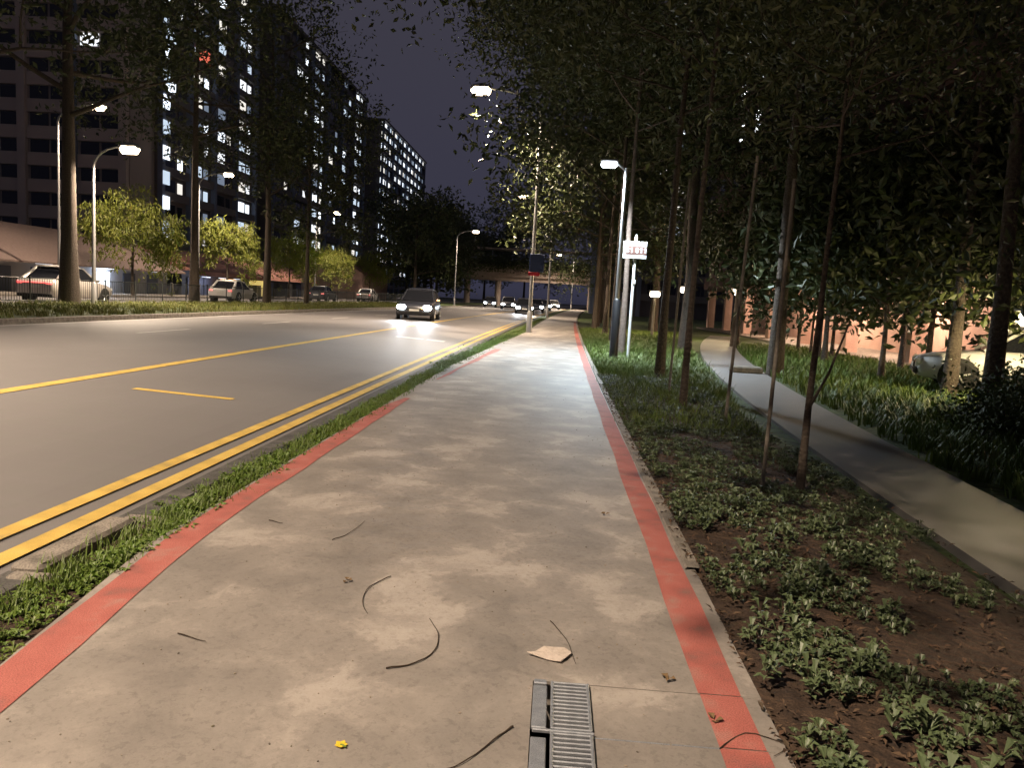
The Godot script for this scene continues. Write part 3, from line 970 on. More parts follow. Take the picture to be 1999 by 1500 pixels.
func make_lamps_and_signs() -> void:
	# cool white path lamp
	var t := thing("path_lamp", "black based path lamp post with bright cool white head", "lamp post", Vector3(1.62, 0, -21.0))
	put("base", rod([Vector3(0, -0.1, 0), Vector3(0, 1.55, 0), Vector3(0, 1.6, 0)], [0.115, 0.11, 0.06], 14), M.black_paint, t)
	put("pole", rod([Vector3(0, 1.55, 0), Vector3(0, 5.05, 0)], [0.062, 0.045], 12), M.galvanised, t)
	put("arm", rod([Vector3(0, 4.98, 0), Vector3(-0.2, 5.12, 0), Vector3(-0.34, 5.16, 0)], [0.035, 0.03, 0.03], 8), M.galvanised, t)
	put("lamp_head", soft_box(Vector3(0.46, 0.07, 0.3), 0.025), M.lamp_body, t, Vector3(-0.46, 5.21, 0))
	put("lens", soft_box(Vector3(0.42, 0.14, 0.3), 0.05), M.lens_cool, t, Vector3(-0.46, 5.12, 0))
	spot(t, Vector3(-0.46, 5.0, 0), Color(0.90, 0.96, 1.0), 112.0, 79, 0.12)
	# road lamps
	street_lamp("tall street lamp whose pole carries the dark blue board", Vector3(-1.15, 0, -34.0), 10.2, -2.35, 400.0, true, "street lamps along the road", 72.0)
	street_lamp("curved arm street lamp on the median by the silver car", Vector3(-20.6, 0.2, -33.4), 6.8, 1.35, 190.0, true)
	street_lamp("street lamp rising from the verge next to the drain inlet", Vector3(-1.6, 0, 3.0), 10.2, -2.9, 330.0, true, "street lamps along the road", 72.0)
	street_lamp("median street lamp opposite the short yellow bar", Vector3(-16.6, 0.1, -8.0), 8.6, 2.4, 420.0, true, "street lamps along the road", 64.0)
	street_lamp("distant street lamp on the median before the footbridge", Vector3(-13.3, 0.1, -100.0), 9.6, 2.1, 260.0, true)
	street_lamp("slim street lamp by the footpath beyond the blue board", Vector3(-0.75, 0, -66.0), 10.0, -2.3, 260.0, true)
	street_lamp("street lamp on the far pavement over the silver car", Vector3(-29.9, 0.2, -45.0), 11.0, 2.2, 240.0, true)
	street_lamp("street lamp on the far pavement among the weeping trees", Vector3(-29.9, 0.2, -63.0), 10.0, 2.2, 240.0, true)
	street_lamp("street lamp on the far pavement by the pink hall", Vector3(-28.6, 0.2, -90.0), 10.0, 2.2, 260.0, true)
	street_lamp("last street lamp standing close to the footbridge", Vector3(2.6, 0.0, -139.0), 9.6, -2.4, 520.0, true)
	# blue board with red strip, on the lamp pole
	var b := thing("notice_board", "dark blue board with red lower strip fixed to lamp pole", "sign", Vector3(-1.10, 2.48, -33.86))
	put("board", soft_box(Vector3(0.64, 0.78, 0.04), 0.01), M.sign_blue, b, Vector3(0.13, 0.56, 0))
	put("strip", soft_box(Vector3(0.5, 0.15, 0.042), 0.01), M.sign_red, b, Vector3(0.03, 0.09, 0.003))
	for y in [0.3, 0.75]:
		put("bracket", soft_box(Vector3(0.2, 0.04, 0.07), 0.01), M.galvanised, b, Vector3(0.0, y, -0.05))
	# white sign on post
	var s := thing("sign_post", "white sign board with brown panel on slim white post", "sign", Vector3(2.12, 0, -22.1))
	put("post", rod([Vector3(0, -0.1, 0), Vector3(0, 3.36, 0), Vector3(0, 3.42, 0)], [0.042, 0.042, 0.03], 12), M.white_paint, s)
	var bd := put("board", soft_box(Vector3(0.66, 0.48, 0.07), 0.012), M.white_paint, s, Vector3(-0.02, 2.99, 0.075))
	put("panel", soft_box(Vector3(0.58, 0.23, 0.012), 0.003), M.sign_brown, bd, Vector3(0.03, -0.01, 0.036))
	var tm := TextMesh.new()
	var fo := SystemFont.new()
	fo.font_names = PackedStringArray(["Droid Sans"])
	fo.font_weight = 700
	tm.font = fo
	tm.text = "81 811"
	tm.font_size = 32
	tm.pixel_size = 0.0062
	tm.depth = 0.008
	put("lettering", tm, M.white_paint, bd, Vector3(0.03, -0.01, 0.046))
	put("clamp", soft_box(Vector3(0.12, 0.05, 0.12), 0.01), M.galvanised, s, Vector3(0, 2.84, 0.01))
	put("clamp", soft_box(Vector3(0.12, 0.05, 0.12), 0.01), M.galvanised, s, Vector3(0, 3.14, 0.01))
	put("junction_box", soft_box(Vector3(0.1, 0.13, 0.1), 0.02), M.white_paint, s, Vector3(0.02, 2.1, 0.02))
	# garden lamps
	for v in [[8.7, 2.35, -38.0, "stubby garden lamp with glowing box head beside the lawn"], [4.8, 2.05, -38.5, "small garden lamp by the reddish tree trunk"], [6.35, 2.35, -39.0, "small garden lamp between two slender tree trunks"], [8.75, 1.6, -14.6, "low garden lamp among the shrubs by the pale car"]]:
		var l := thing("garden_lamp", v[3], "garden lamp", Vector3(v[0], 0, v[2]), 0, "garden lamps beyond the park path")
		put("post", rod([Vector3(0, -0.2, 0), Vector3(0, v[1] - 0.2, 0)], [0.07, 0.06], 10), M.stake, l)
		put("lens", soft_box(Vector3(0.46, 0.28, 0.46), 0.06), M.lens_garden, l, Vector3(0, v[1], 0))
		put("cap", soft_box(Vector3(0.56, 0.05, 0.56), 0.02), M.lamp_body, l, Vector3(0, v[1] + 0.16, 0))
		omni(l, Vector3(0, v[1], 0), Color(1.0, 0.9, 0.68), 7.0 if v[2] < -20.0 else 13.0, 0.12)
	# railing along the median
	var post := rod([Vector3(0, -0.2, 0), Vector3(0, 1.08, 0)], [0.035, 0.035], 6)
	var st := tool()
	for i in 16:
		tube(st, [Vector3(0, 0.12, -0.14 - i * 0.15), Vector3(0, 1.0, -0.14 - i * 0.15)], [0.011, 0.011], 4, false)
	var bars := done(st)
	var rail := rod([Vector3.ZERO, Vector3(0, 0, -2.5)], [0.022, 0.022], 6)
	var f := thing("railing", "dark metal railing along the median behind the roadside trees", "railing", Vector3(-21.0, 0.2, -22.0))
	for i in 36:
		var z := -i * 2.5
		var dx := bend(-22.0 + z)
		put("post", post, M.railing, f, Vector3(dx, 0, z))
		var br := put("bars", bars, M.railing, f, Vector3(dx, 0, z))
		br.set_meta("kind", "stuff")
		put("rail", rail, M.railing, f, Vector3(dx, 1.0, z))
		put("rail", rail, M.railing, f, Vector3(dx, 0.12, z))
	# short pale bollards seen through the railing
	for i in 4:
		var p := thing("bollard", "pale stubby bollard behind the median railing", "bollard", Vector3(-29.6, 0.2, -58.0 - i * 4.5), 0, "bollards behind the railing")
		put("body", rod([Vector3(0, -0.1, 0), Vector3(0, 0.95, 0), Vector3(0, 1.02, 0)], [0.11, 0.11, 0.05], 10), M.stake, p)
	# footbridge over the road
	var bz := -150.0
	var bo := bend(bz)
	var br := thing("footbridge", "planted concrete footbridge spanning the road between the trees", "footbridge", Vector3(bo, 0, bz))
	put("deck", box(Vector3(-34, 5.6, -2.2), Vector3(9, 6.5, 2.2)), M.bridge, br)
	put("beam", box(Vector3(-34, 4.75, -1.2), Vector3(9, 5.597, 1.2)), M.bridge, br)
	put("planter", box(Vector3(-34, 6.503, 1.9), Vector3(9, 7.9, 2.9)), M.bridge, br)
	put("canopy", box(Vector3(-34, 10.6, -2.4), Vector3(9, 10.9, 2.4)), M.bridge, br)
	var col_m := rod([Vector3(0, -0.5, 0), Vector3(0, 4.75, 0)], [0.6, 0.6], 14)
	for x in [-22.5, -5.0 - 11.5, 1.5]:
		put("column", col_m, M.bridge, br, Vector3(x, 0, 0))
	var cp := rod([Vector3(0, 6.5, 0), Vector3(0, 10.6, 0)], [0.12, 0.12], 8)
	for i in 9:
		put("canopy_post", cp, M.galvanised, br, Vector3(-33 + i * 5.0, 0, -1.5))
	var g := RandomNumberGenerator.new()
	g.seed = 66
	var pl := []
	for i in 900:
		pl.append(Transform3D(Basis(Vector3.UP, g.randf() * TAU).scaled(Vector3.ONE * 0.8), Vector3(g.randf_range(-34, 9), 7.9 - pow(g.randf(), 2) * 1.2 + 0.3, 2.7 + g.randfn() * 0.25)))
	var hp := scatter("plants", M.far_mesh[0], M.far, pl, br, g)
	hp.set_meta("kind", "stuff")

func make_buildings() -> void:
	# low shops with pitched roofs beyond the opposite road
	var shops := thing("shop_row", "low shop row under long brown pitched roof behind silver car", "building", Vector3(-33.6, -0.45, -36.0))
	put("wall", box(Vector3(-9, 0, -29), Vector3(0, 2.75, 0)), M.shop_wall, shops)
	var st := tool()
	st.set_smooth_group(-1)
	quad(st, Vector3(1.3, 2.55, 0.8), Vector3(1.3, 2.55, -29.8), Vector3(-4.5, 5.2, -29.8), Vector3(-4.5, 5.2, 0.8))
	quad(st, Vector3(-4.5, 5.2, 0.8), Vector3(-4.5, 5.2, -29.8), Vector3(-10.3, 2.55, -29.8), Vector3(-10.3, 2.55, 0.8))
	quad(st, Vector3(1.3, 2.43, 0.8), Vector3(1.3, 2.43, -29.8), Vector3(1.3, 2.55, -29.8), Vector3(1.3, 2.55, 0.8))
	quad(st, Vector3(1.3, 2.55, -29.8), Vector3(1.3, 2.43, -29.8), Vector3(-4.5, 5.08, -29.8), Vector3(-4.5, 5.2, -29.8))
	put("roof", done(st), M.roof_tile, shops)
	var door := box(Vector3(0.004, 0.05, -0.8), Vector3(0.1, 2.2, 0.8))
	for i in 8:
		var z := -2.0 - i * 3.5
		var m: Material = M.shop_dark
		if i == 5:
			m = M.panel_white
		elif i == 1 or i == 3:
			m = M.shop_blue
		put("door", door, m, shops, Vector3(0, 0, z))
	var lp := soft_box(Vector3(0.12, 0.06, 1.6), 0.02)
	for i in 4:
		put("strip_light", lp, M.panel_white, shops, Vector3(0.7, 2.45, -5.0 - i * 7.0))
	omni(shops, Vector3(0.6, 2.0, -19.5), Color(0.85, 0.92, 1.0), 5.0, 0.3)
	var shops2 := thing("shop_row", "reddish roofed shop row with orange sign behind the white car", "building", Vector3(-33.8, -0.45, -68.0))
	put("wall", box(Vector3(-9, 0, -34), Vector3(0, 2.9, 0)), M.shop_dark, shops2)
	st = tool()
	st.set_smooth_group(-1)
	quad(st, Vector3(1.5, 2.8, 0.8), Vector3(1.5, 2.8, -34.8), Vector3(-4.5, 4.9, -34.8), Vector3(-4.5, 4.9, 0.8))
	quad(st, Vector3(1.5, 2.4, 0.8), Vector3(1.5, 2.4, -34.8), Vector3(1.5, 2.8, -34.8), Vector3(1.5, 2.8, 0.8))
	quad(st, Vector3(1.5, 2.8, 0.8), Vector3(-4.5, 4.9, 0.8), Vector3(-10.5, 2.8, 0.8), Vector3(-10.5, 2.4, 0.8))
	put("roof", done(st), M.roof_red, shops2)
	for i in 10:
		put("door", door, [M.shop_blue, M.shop_dark, M.shop_wall][i % 3], shops2, Vector3(0, 0, -1.8 - i * 3.3))
	put("sign", soft_box(Vector3(0.12, 0.75, 3.4), 0.03), M.sign_orange, shops2, Vector3(0.9, 1.9, -7.8))
	put("sign", soft_box(Vector3(0.12, 0.5, 3.6), 0.03), M.sign_yellow, shops2, Vector3(0.9, 2.05, -15.0))
	put("column", box(Vector3(0.8, 0, -0.45), Vector3(1.1, 2.3, 0.45)), M.sign_yellow, shops2, Vector3(0, 0, -17.2))
	for i in 3:
		put("strip_light", lp, M.panel_white, shops2, Vector3(0.9, 2.3, -3.0 - i * 3.5))
	omni(shops2, Vector3(1.4, 1.6, -4.0), Color(0.9, 0.92, 1.0), 4.0, 0.3)
	var kiosk := thing("lit_panel", "glowing pale cyan advertising panel beside the far pavement", "panel", Vector3(-30.6, 0.2, -92.0), 0.5)
	put("screen", soft_box(Vector3(0.14, 2.3, 1.7), 0.05), M.panel_cyan, kiosk, Vector3(0.09, 1.35, 0))
	put("frame", soft_box(Vector3(0.12, 2.5, 1.9), 0.04), M.lamp_body, kiosk, Vector3(-0.05, 1.3, 0))
	put("foot", box(Vector3(-0.15, -0.1, -0.5), Vector3(0.15, 0.2, 0.5)), M.lamp_body, kiosk)
	var hall := thing("gabled_hall", "pink gabled hall standing past the shop rows", "building", Vector3(-27.5, -0.4, -108.0))
	st = tool()
	st.set_smooth_group(-1)
	bx(st, Vector3(-10, 0, -16), Vector3(0, 4.2, 0))
	quad(st, Vector3(0, 4.2, 0), Vector3(-5, 7.0, 0), Vector3(-10, 4.2, 0), Vector3(-5, 4.2, 0))
	put("wall", done(st), M.pink_wall, hall)
	st = tool()
	st.set_smooth_group(-1)
	quad(st, Vector3(0.6, 4.0, 0.5), Vector3(0.6, 4.0, -16.5), Vector3(-5, 7.2, -16.5), Vector3(-5, 7.2, 0.5))
	quad(st, Vector3(-5, 7.2, 0.5), Vector3(-5, 7.2, -16.5), Vector3(-10.6, 4.0, -16.5), Vector3(-10.6, 4.0, 0.5))
	put("roof", done(st), M.roof_red, hall)
	# tall blocks parallel to the road
	var b := slab_block("tall block with bright stair windows rising behind the shops", Vector3(-46, 0, -87.0), 0, 27.0, 12, 15, 6.7, 0.58, 201, 3.4, true)
	slab_block("long block dotted with many white windows behind the median trees", Vector3(-46, 0, -121.0), 0, 56.0, 12, 15, 9.3, 0.55, 202, 3.6)
	slab_block("farthest block with a dense grid of lit corridors", Vector3(-46, 0, -195.0), 0, 60.0, 12, 15, 6.0, 0.92, 203, 4.6)
	# beige block turned to the road end
	var t := thing("apartment_block", "beige frontal block with dark window bands and blue pilasters", "building", Vector3(-46.5, -0.5, -82.0))
	put("wall", box(Vector3(-40, 0, -11), Vector3(0, 37, 0)), M.beige_wall, t)
	var sill := box(Vector3(0, 0, 0.003), Vector3(4.6, 1.35, 0.25))
	var pane := box(Vector3(0.2, 0, 0.003), Vector3(2.2, 1.3, 0.1))
	var pil := box(Vector3(-0.45, 0, 0.003), Vector3(0.45, 36.5, 0.5))
	for k in 7:
		put("pilaster", pil, M.block_fin if k % 2 else M.beige_band, t, Vector3(-0.6 - k * 5.6, 0, 0))
	for f in 13:
		for k in 6:
			put("spandrel", sill, M.beige_band, t, Vector3(-5.7 - k * 5.6, f * 2.8 + 2.2, 0))
			for w in 2:
				var lit := (f * 6 + k) % 37 == 11 and w == 0
				put("window", pane, M.window_0 if lit else M.dark_glass, t, Vector3(-5.6 - k * 5.6 + w * 2.3, f * 2.8 + 3.6, 0))
	# red lit windows
	put("window", box(Vector3(0.005, 0, -1.5), Vector3(0.12, 1.6, 1.5)), M.window_red, b, Vector3(0.4, 28.4, -10.0))
	# right: block along the footpath, open deck below
	var r := thing("deck_block", "brown block with pink lit open deck behind the park trees", "building", Vector3(12.0, 0, -9.0))
	put("wall", box(Vector3(0, 2.9, -54), Vector3(11, 30, 0)), M.brown_wall, r)
	put("deck_wall", box(Vector3(3.0, 0.02, -54), Vector3(3.3, 2.897, 0)), M.pink_wall, r)
	var colm := box(Vector3(0.1, 0, -0.3), Vector3(0.6, 2.897, 0.3))
	for i in 10:
		put("column", colm, M.pink_wall, r, Vector3(0, 0.02, -0.5 - i * 5.9))
	var tb := soft_box(Vector3(0.12, 0.06, 1.2), 0.02)
	for i in 5:
		put("tube_light", tb, M.tube, r, Vector3(1.6, 2.84, -7.0 - i * 7.5))
		omni(r, Vector3(1.6, 2.6, -7.0 - i * 7.5), Color(1.0, 0.86, 0.74), 22.0, 0.15)
	var band := box(Vector3(-0.3, 0, -54), Vector3(-0.003, 0.9, 0))
	var wn := box(Vector3(-0.06, 0, -0.7), Vector3(-0.004, 1.3, 0.7))
	var g := RandomNumberGenerator.new()
	g.seed = 41
	for f in 9:
		put("parapet", band, M.brown_wall, r, Vector3(0, 3.0 + f * 2.9, 0))
		for k in 12:
			var lit := (k in [9, 10]) and f in [3, 4, 5, 7] or g.randf() < 0.07
			put("window", wn, (M.window_bright if k in [9, 10] else M["window_%d" % (g.randi() % 4)]) if lit else M.dark_glass, r, Vector3(0, 4.1 + f * 2.9, -2.5 - k * 4.4))
	# far block on the right, seen in gaps of the trees
	var fb := slab_block("far block glimpsed in gaps between the park trees", Vector3(5.0, 0, -112.0), -PI / 2, 46.0, 12, 12, 5.8, 0.45, 207, 1.6)

func make_vehicles() -> void:
	var s := car("parked_car", "silver sport utility car with full width red tail light bar", "car", Vector3(-22.75, 0.13, -34.8), 0, M.silver, 4.6, 1.9, 1.66, 0.3, false, true)
	put("light_bar", soft_box(Vector3(1.5, 0.07, 0.06), 0.02), M.tail_on, s, Vector3(0, 0.88, 2.29))
	put("spoiler", soft_box(Vector3(1.2, 0.05, 0.22), 0.02), M.silver, s, Vector3(0, 1.6, 1.12))
	car("parked_car", "white car with glowing red tail lamps behind the railing", "car", Vector3(-22.4, 0.13, -52.6), 0, M.car_white, 4.4, 1.82, 1.5, 0.55, false, true)
	car("moving_car", "dark car showing two red tail lamps past the white car", "car", Vector3(-22.7, 0.13, -74.0), 0, M.car_dark, 4.4, 1.8, 1.5, 0.4, false, true)
	car("moving_car", "pale car showing red tail lamps near the pink hall", "car", Vector3(-22.2, 0.13, -90.0), 0, M.car_white, 4.3, 1.8, 1.5, 0.4, false, true)
	car("moving_car", "red car far along the opposite carriageway", "car", Vector3(-21.0, 0.13, -128.0), 0, M.car_red, 4.3, 1.8, 1.5, 0.3, false, true)
	var o := car("oncoming_car", "dark oncoming car with two dazzling headlights", "car", Vector3(-7.2, road_y(-7.6), -40.4), PI + 0.06, M.car_dark, 4.5, 1.9, 1.62, 0.6, true, false)
	put("indicator", soft_box(Vector3(0.16, 0.07, 0.08), 0.02), M.indicator, o, Vector3(-1.06, 1.04, -1.0))
	put("indicator", soft_box(Vector3(0.14, 0.1, 0.06), 0.02), M.indicator, o, Vector3(-0.42, 0.62, -2.28))
	for a in [[-4.4, -76.0, "oncoming car with white headlights in the kerb lane", 0.4], [-8.0, -96.0, "oncoming car beside the broad yellow line farther off", 0.2], [-4.5, -112.0, "third oncoming car of the kerb lane queue", 0.8], [-4.4, -134.0, "last oncoming car before the footbridge", 0.5], [-8.1, -122.0, "oncoming car in the inner lane behind the first pair", 0.3], [-7.8, -142.0, "oncoming car emerging from below the footbridge", 0.6], [-4.3, -92.0, "second oncoming car of the kerb lane queue", 0.9], [-12.4, -112.0, "oncoming car in the lane beside the median", 0.2]]:
		var z: float = a[1]
		car("oncoming_car", a[2], "car", Vector3(a[0] + bend(z), road_y(a[0]), z), PI + 0.04, M.car_dark, 4.4, 1.82, 1.55, a[3], true, false)
	# pale car glimpsed behind shrubs
	car("parked_car", "pale car half hidden behind the shrubs by the deck", "car", Vector3(10.2, 0.0, -17.2), 1.2, M.car_white, 4.3, 1.8, 1.5, 0.3, false, false)

func make_trees() -> void:
	var mg := "rain trees on the median"
	tree("median_tree", "thick trunked median tree standing before the silver car", mg, Vector3(-20.7, 0.2, -31.8), 19, 0.34, 7.5, 8.5, "airy", 1000, 0.75, 301)
	tree("median_tree", "reddish trunked median tree between the two parked cars", mg, Vector3(-20.9, 0.2, -43.6), 20, 0.25, 9.0, 6.2, "airy", 650, 0.75, 302)
	tree("median_tree", "forked median tree beyond the white car", mg, Vector3(-19.3, 0.2, -50.6), 19, 0.24, 7.0, 5.4, "airy", 560, 0.75, 303)
	tree("median_tree", "slender median tree with lit yellow green foliage", mg, Vector3(-17.9, 0.2, -54.5), 14, 0.17, 4.5, 5.0, "airy", 620, 0.6, 304)
	tree("median_tree", "tall median tree rising at the edge of view over the pavement", mg, Vector3(-19.4, 0.2, -22.5), 18, 0.3, 6.5, 7.0, "airy", 900, 0.75, 305)
	var wg := "weeping trees along the far pavement"
	var wl := ["weeping tree by the curved arm street lamp", "weeping tree above the white car roof", "weeping tree between two median trunks", "weeping tree in front of the pink hall", "weeping tree at the end of the shop row"]
	var wz := [[-29.6, -52.5, 6.2], [-29.6, -68.0, 6.6], [-29.4, -83.5, 6.6], [-29.0, -98.0, 6.0], [-27.5, -112.0, 6.0]]
	for i in 5:
		tree("weeping_tree", wl[i], wg, Vector3(wz[i][0], 0.2, wz[i][1]), wz[i][2], 0.12, 3.6, 3.0, "weep", 520, 1.6, 320 + i)
	# mass of trees left of the road in the distance
	var far := [[-23, -112, 15, 6.5], [-24, -124, 13, 6], [-26, -138, 12, 6], [-29, -132, 16, 7], [-30, -150, 18, 7], [-17.5, -165, 17, 6.5], [-14, -185, 22, 7], [-22, -175, 20, 8], [-21, -118, 9, 4], [-28, -185, 20, 8]]
	var fl := ["round dark tree past the pink hall", "bushy tree leaning over the opposite road", "lower tree before the footbridge on the median", "broad tree behind the pink hall", "tall dark tree at the footbridge end", "tree behind the footbridge beside the median", "tall tree closing the view beyond the footbridge", "dense tree beyond the footbridge stairs", "small roadside tree by the distant street lamp", "farthest dark tree in front of the gridded block"]
	for i in far.size():
		var f: Array = far[i]
		tree("distant_tree", fl[i], "distant trees of the far roadside", Vector3(f[0] + bend(f[1]) * 0.8, 0.1, f[1]), f[2], 0.28, f[2] * 0.25, f[3], "far", 330, 1.2, 340 + i)
	# right side, along the footpath
	tree("pathside_tree", "pale trunked tree right behind the path lamp", "trees along the footpath", Vector3(2.02, 0, -23.2), 13, 0.09, 6.2, 5.0, "fine", 1500, 0.65, 401, Vector3(0.0, 0, 0), "pale_bark")
	tree("pathside_tree", "brown trunked tree rising from the grass past the sign", "trees along the footpath", Vector3(2.24, 0, -16.2), 11, 0.09, 5.2, 4.0, "fine", 1200, 0.6, 402, Vector3(0.02, 0, 0))
	tree("pathside_tree", "dark leaning young tree in a mulch patch", "trees along the footpath", Vector3(1.95, 0, -11.4), 8.5, 0.05, 4.2, 2.6, "fine", 650, 0.5, 403, Vector3(0.02, 0, 0))
	tree("sapling", "thin forked sapling growing beside the tall wooden stake", "", Vector3(2.08, 0, -6.3), 4.6, 0.032, 2.6, 1.5, "fine", 220, 0.35, 404, Vector3(0.02, 0, 0), "bark", 0.7)
	var sb := tool()
	tube(sb, [Vector3(2.07, 0.66, -6.3), Vector3(2.2, 1.0, -6.25), Vector3(2.3, 1.4, -6.2)], [0.014, 0.011, 0.007], 6)
	# limb of the sapling
	var sap := get_node("sapling")
	var fk := put("limb", done(sb), M.bark, sap)
	fk.position = -sap.position
	var row := [[2.2, -30.5, 12, 0.13, "slim tree past the pale trunked one"], [2.3, -37.5, 12, 0.12, "slim tree level with the blue board"], [2.1, -45.5, 12, 0.14, "slim tree where the grass turns dark"], [2.6, -53.0, 13, 0.14, "slim tree far down the footpath"], [3.2, -62.0, 13, 0.15, "slim tree by the second footpath lamp"], [4.0, -75.0, 13, 0.16, "slim tree beyond the second footpath lamp"], [5.5, -92.0, 14, 0.18, "slim tree near the queue of headlights"], [8.0, -118.0, 15, 0.2, "slim tree at the far end of the footpath"]]
	for i in row.size():
		var a: Array = row[i]
		tree("pathside_tree", a[4], "trees along the footpath", Vector3(a[0] + bend(a[1]) * 0.4, 0, a[1]), a[2], a[3], 4.2, 5.2, "airy", 700, 0.75, 420 + i)
	tree("shade_tree", "large shade tree arching over the footpath toward the road lamp", "shade trees over the park path", Vector3(4.6, 0, -27.5), 16, 0.2, 6.0, 8.0, "broad", 1450, 0.75, 440, Vector3(-0.02, 0, 0.0))
	tree("shade_tree", "large shade tree spreading above the sign post", "shade trees over the park path", Vector3(5.4, 0, -19.0), 15, 0.17, 5.6, 7.5, "broad", 950, 0.75, 441, Vector3(-0.02, 0, 0))
	tree("shade_tree", "shade tree with branches over the near footpath", "shade trees over the park path", Vector3(7.0, 0, -12.6), 13, 0.13, 5.2, 6.0, "fine", 1000, 0.7, 442, Vector3(-0.04, 0, 0))
	tree("shade_tree", "shade tree beside the stubby garden lamp", "shade trees over the park path", Vector3(7.6, 0, -33.0), 14, 0.16, 4.8, 6.5, "airy", 700, 0.85, 443)
	tree("shade_tree", "shade tree hanging low over the lawn edge", "shade trees over the park path", Vector3(8.3, 0, -16.5), 12, 0.13, 3.8, 5.5, "broad", 1100, 0.85, 444)
	tree("shade_tree", "shade tree at the lawn corner by the shrubs", "shade trees over the park path", Vector3(7.2, 0, -9.5), 11, 0.12, 4.0, 4.5, "fine", 1000, 0.7, 445)
	tree("shade_tree", "shade tree standing behind the garden lamps", "shade trees over the park path", Vector3(6.0, 0, -48.0), 15, 0.24, 4.5, 8.0, "airy", 800, 0.9, 446)
	var g := RandomNumberGenerator.new()
	g.seed = 12
	for i in 10:
		var z := -15.5 - i * 1.9
		tree("lawn_tree", "thin dark tree trunk silhouetted against the pink lit deck", "thin trees before the lit deck", Vector3(9.0 + g.randf_range(-0.8, 1.6), -0.1, z + g.randf_range(-0.7, 0.7)), g.randf_range(5, 7), g.randf_range(0.05, 0.10), 1.5, 2.6, "airy", 420, 0.55, 460 + i)
	tree("shade_tree", "low branching shade tree beside the start of the park path", "shade trees over the park path", Vector3(3.3, 0, -0.5), 6.8, 0.11, 3.0, 4.4, "broad", 2600, 0.5, 447)
	# stakes
	var sk := [[1.76, -6.25, 2.5, 0.012, 0.017, "tall bare wooden stake beside the forked sapling"], [2.28, -10.06, 3.4, 0.035, 0.022, "wooden stake standing in front of the park path bend"], [2.02, -13.3, 3.6, 0.02, 0.022, "slim dark stake between the two young trees"]]
	for a in sk:
		var o := put("tree_stake", rod([Vector3(0, -0.1, 0), Vector3(a[3] * 0.5 * a[2], a[2] * 0.5, 0), Vector3(a[3] * a[2], a[2], 0)], [a[4], a[4] * 0.95, a[4] * 0.85], 8), M.stake, self, Vector3(a[0], 0, a[1]))
		tag(o, a[5], "stake")
	# low marker stone by the park path
	var mk := put("marker_slab", soft_box(Vector3(0.75, 0.16, 0.4), 0.03), M.kerb, self, Vector3(4.75, 0.03, -19.2))
	tag(mk, "pale concrete slab at the bend of the park path", "slab")
	# shrubs at the lawn edge
	var sh := [[6.9, -11.4, 0.6], [7.5, -12.6, 0.7], [6.2, -10.4, 0.5], [8.3, -13.2, 0.7]]
	var sl := ["leafy shrub at the lawn edge below the low shade tree", "tall leafy shrub before the pale car", "low leafy shrub by the lawn corner tree", "round shrub next to the pale car"]
	for i in sh.size():
		var a: Array = sh[i]
		var t := thing("shrub", sl[i], "shrub", Vector3(a[0], -0.05, a[1]), 0, "shrubs beside the lawn")
		var st := tool()
		for k in 7:
			var an := TAU * k / 7.0
			tube(st, [Vector3.ZERO, Vector3(cos(an) * 0.2, a[2] * 0.5, sin(an) * 0.2), Vector3(cos(an) * 0.45, a[2] * 0.9, sin(an) * 0.45)], [0.02, 0.014, 0.006], 5, false)
		put("stems", done(st), M.bark, t)
		var pl := []
		for k in 130:
			var q := Vector3(g.randfn() * 0.32, g.randf_range(0.1, 1.0) * a[2], g.randfn() * 0.32)
			pl.append(Transform3D(Basis(Vector3(g.randfn(), g.randfn(), g.randfn()).normalized(), g.randf() * TAU).scaled(Vector3.ONE * 0.55), q))
		var cs := tool()
		for q in pl:
			cs.append_from(M.broad_mesh[g.randi() % 6], 0, q)
		put("foliage", cs.commit(), M.shrub, t)

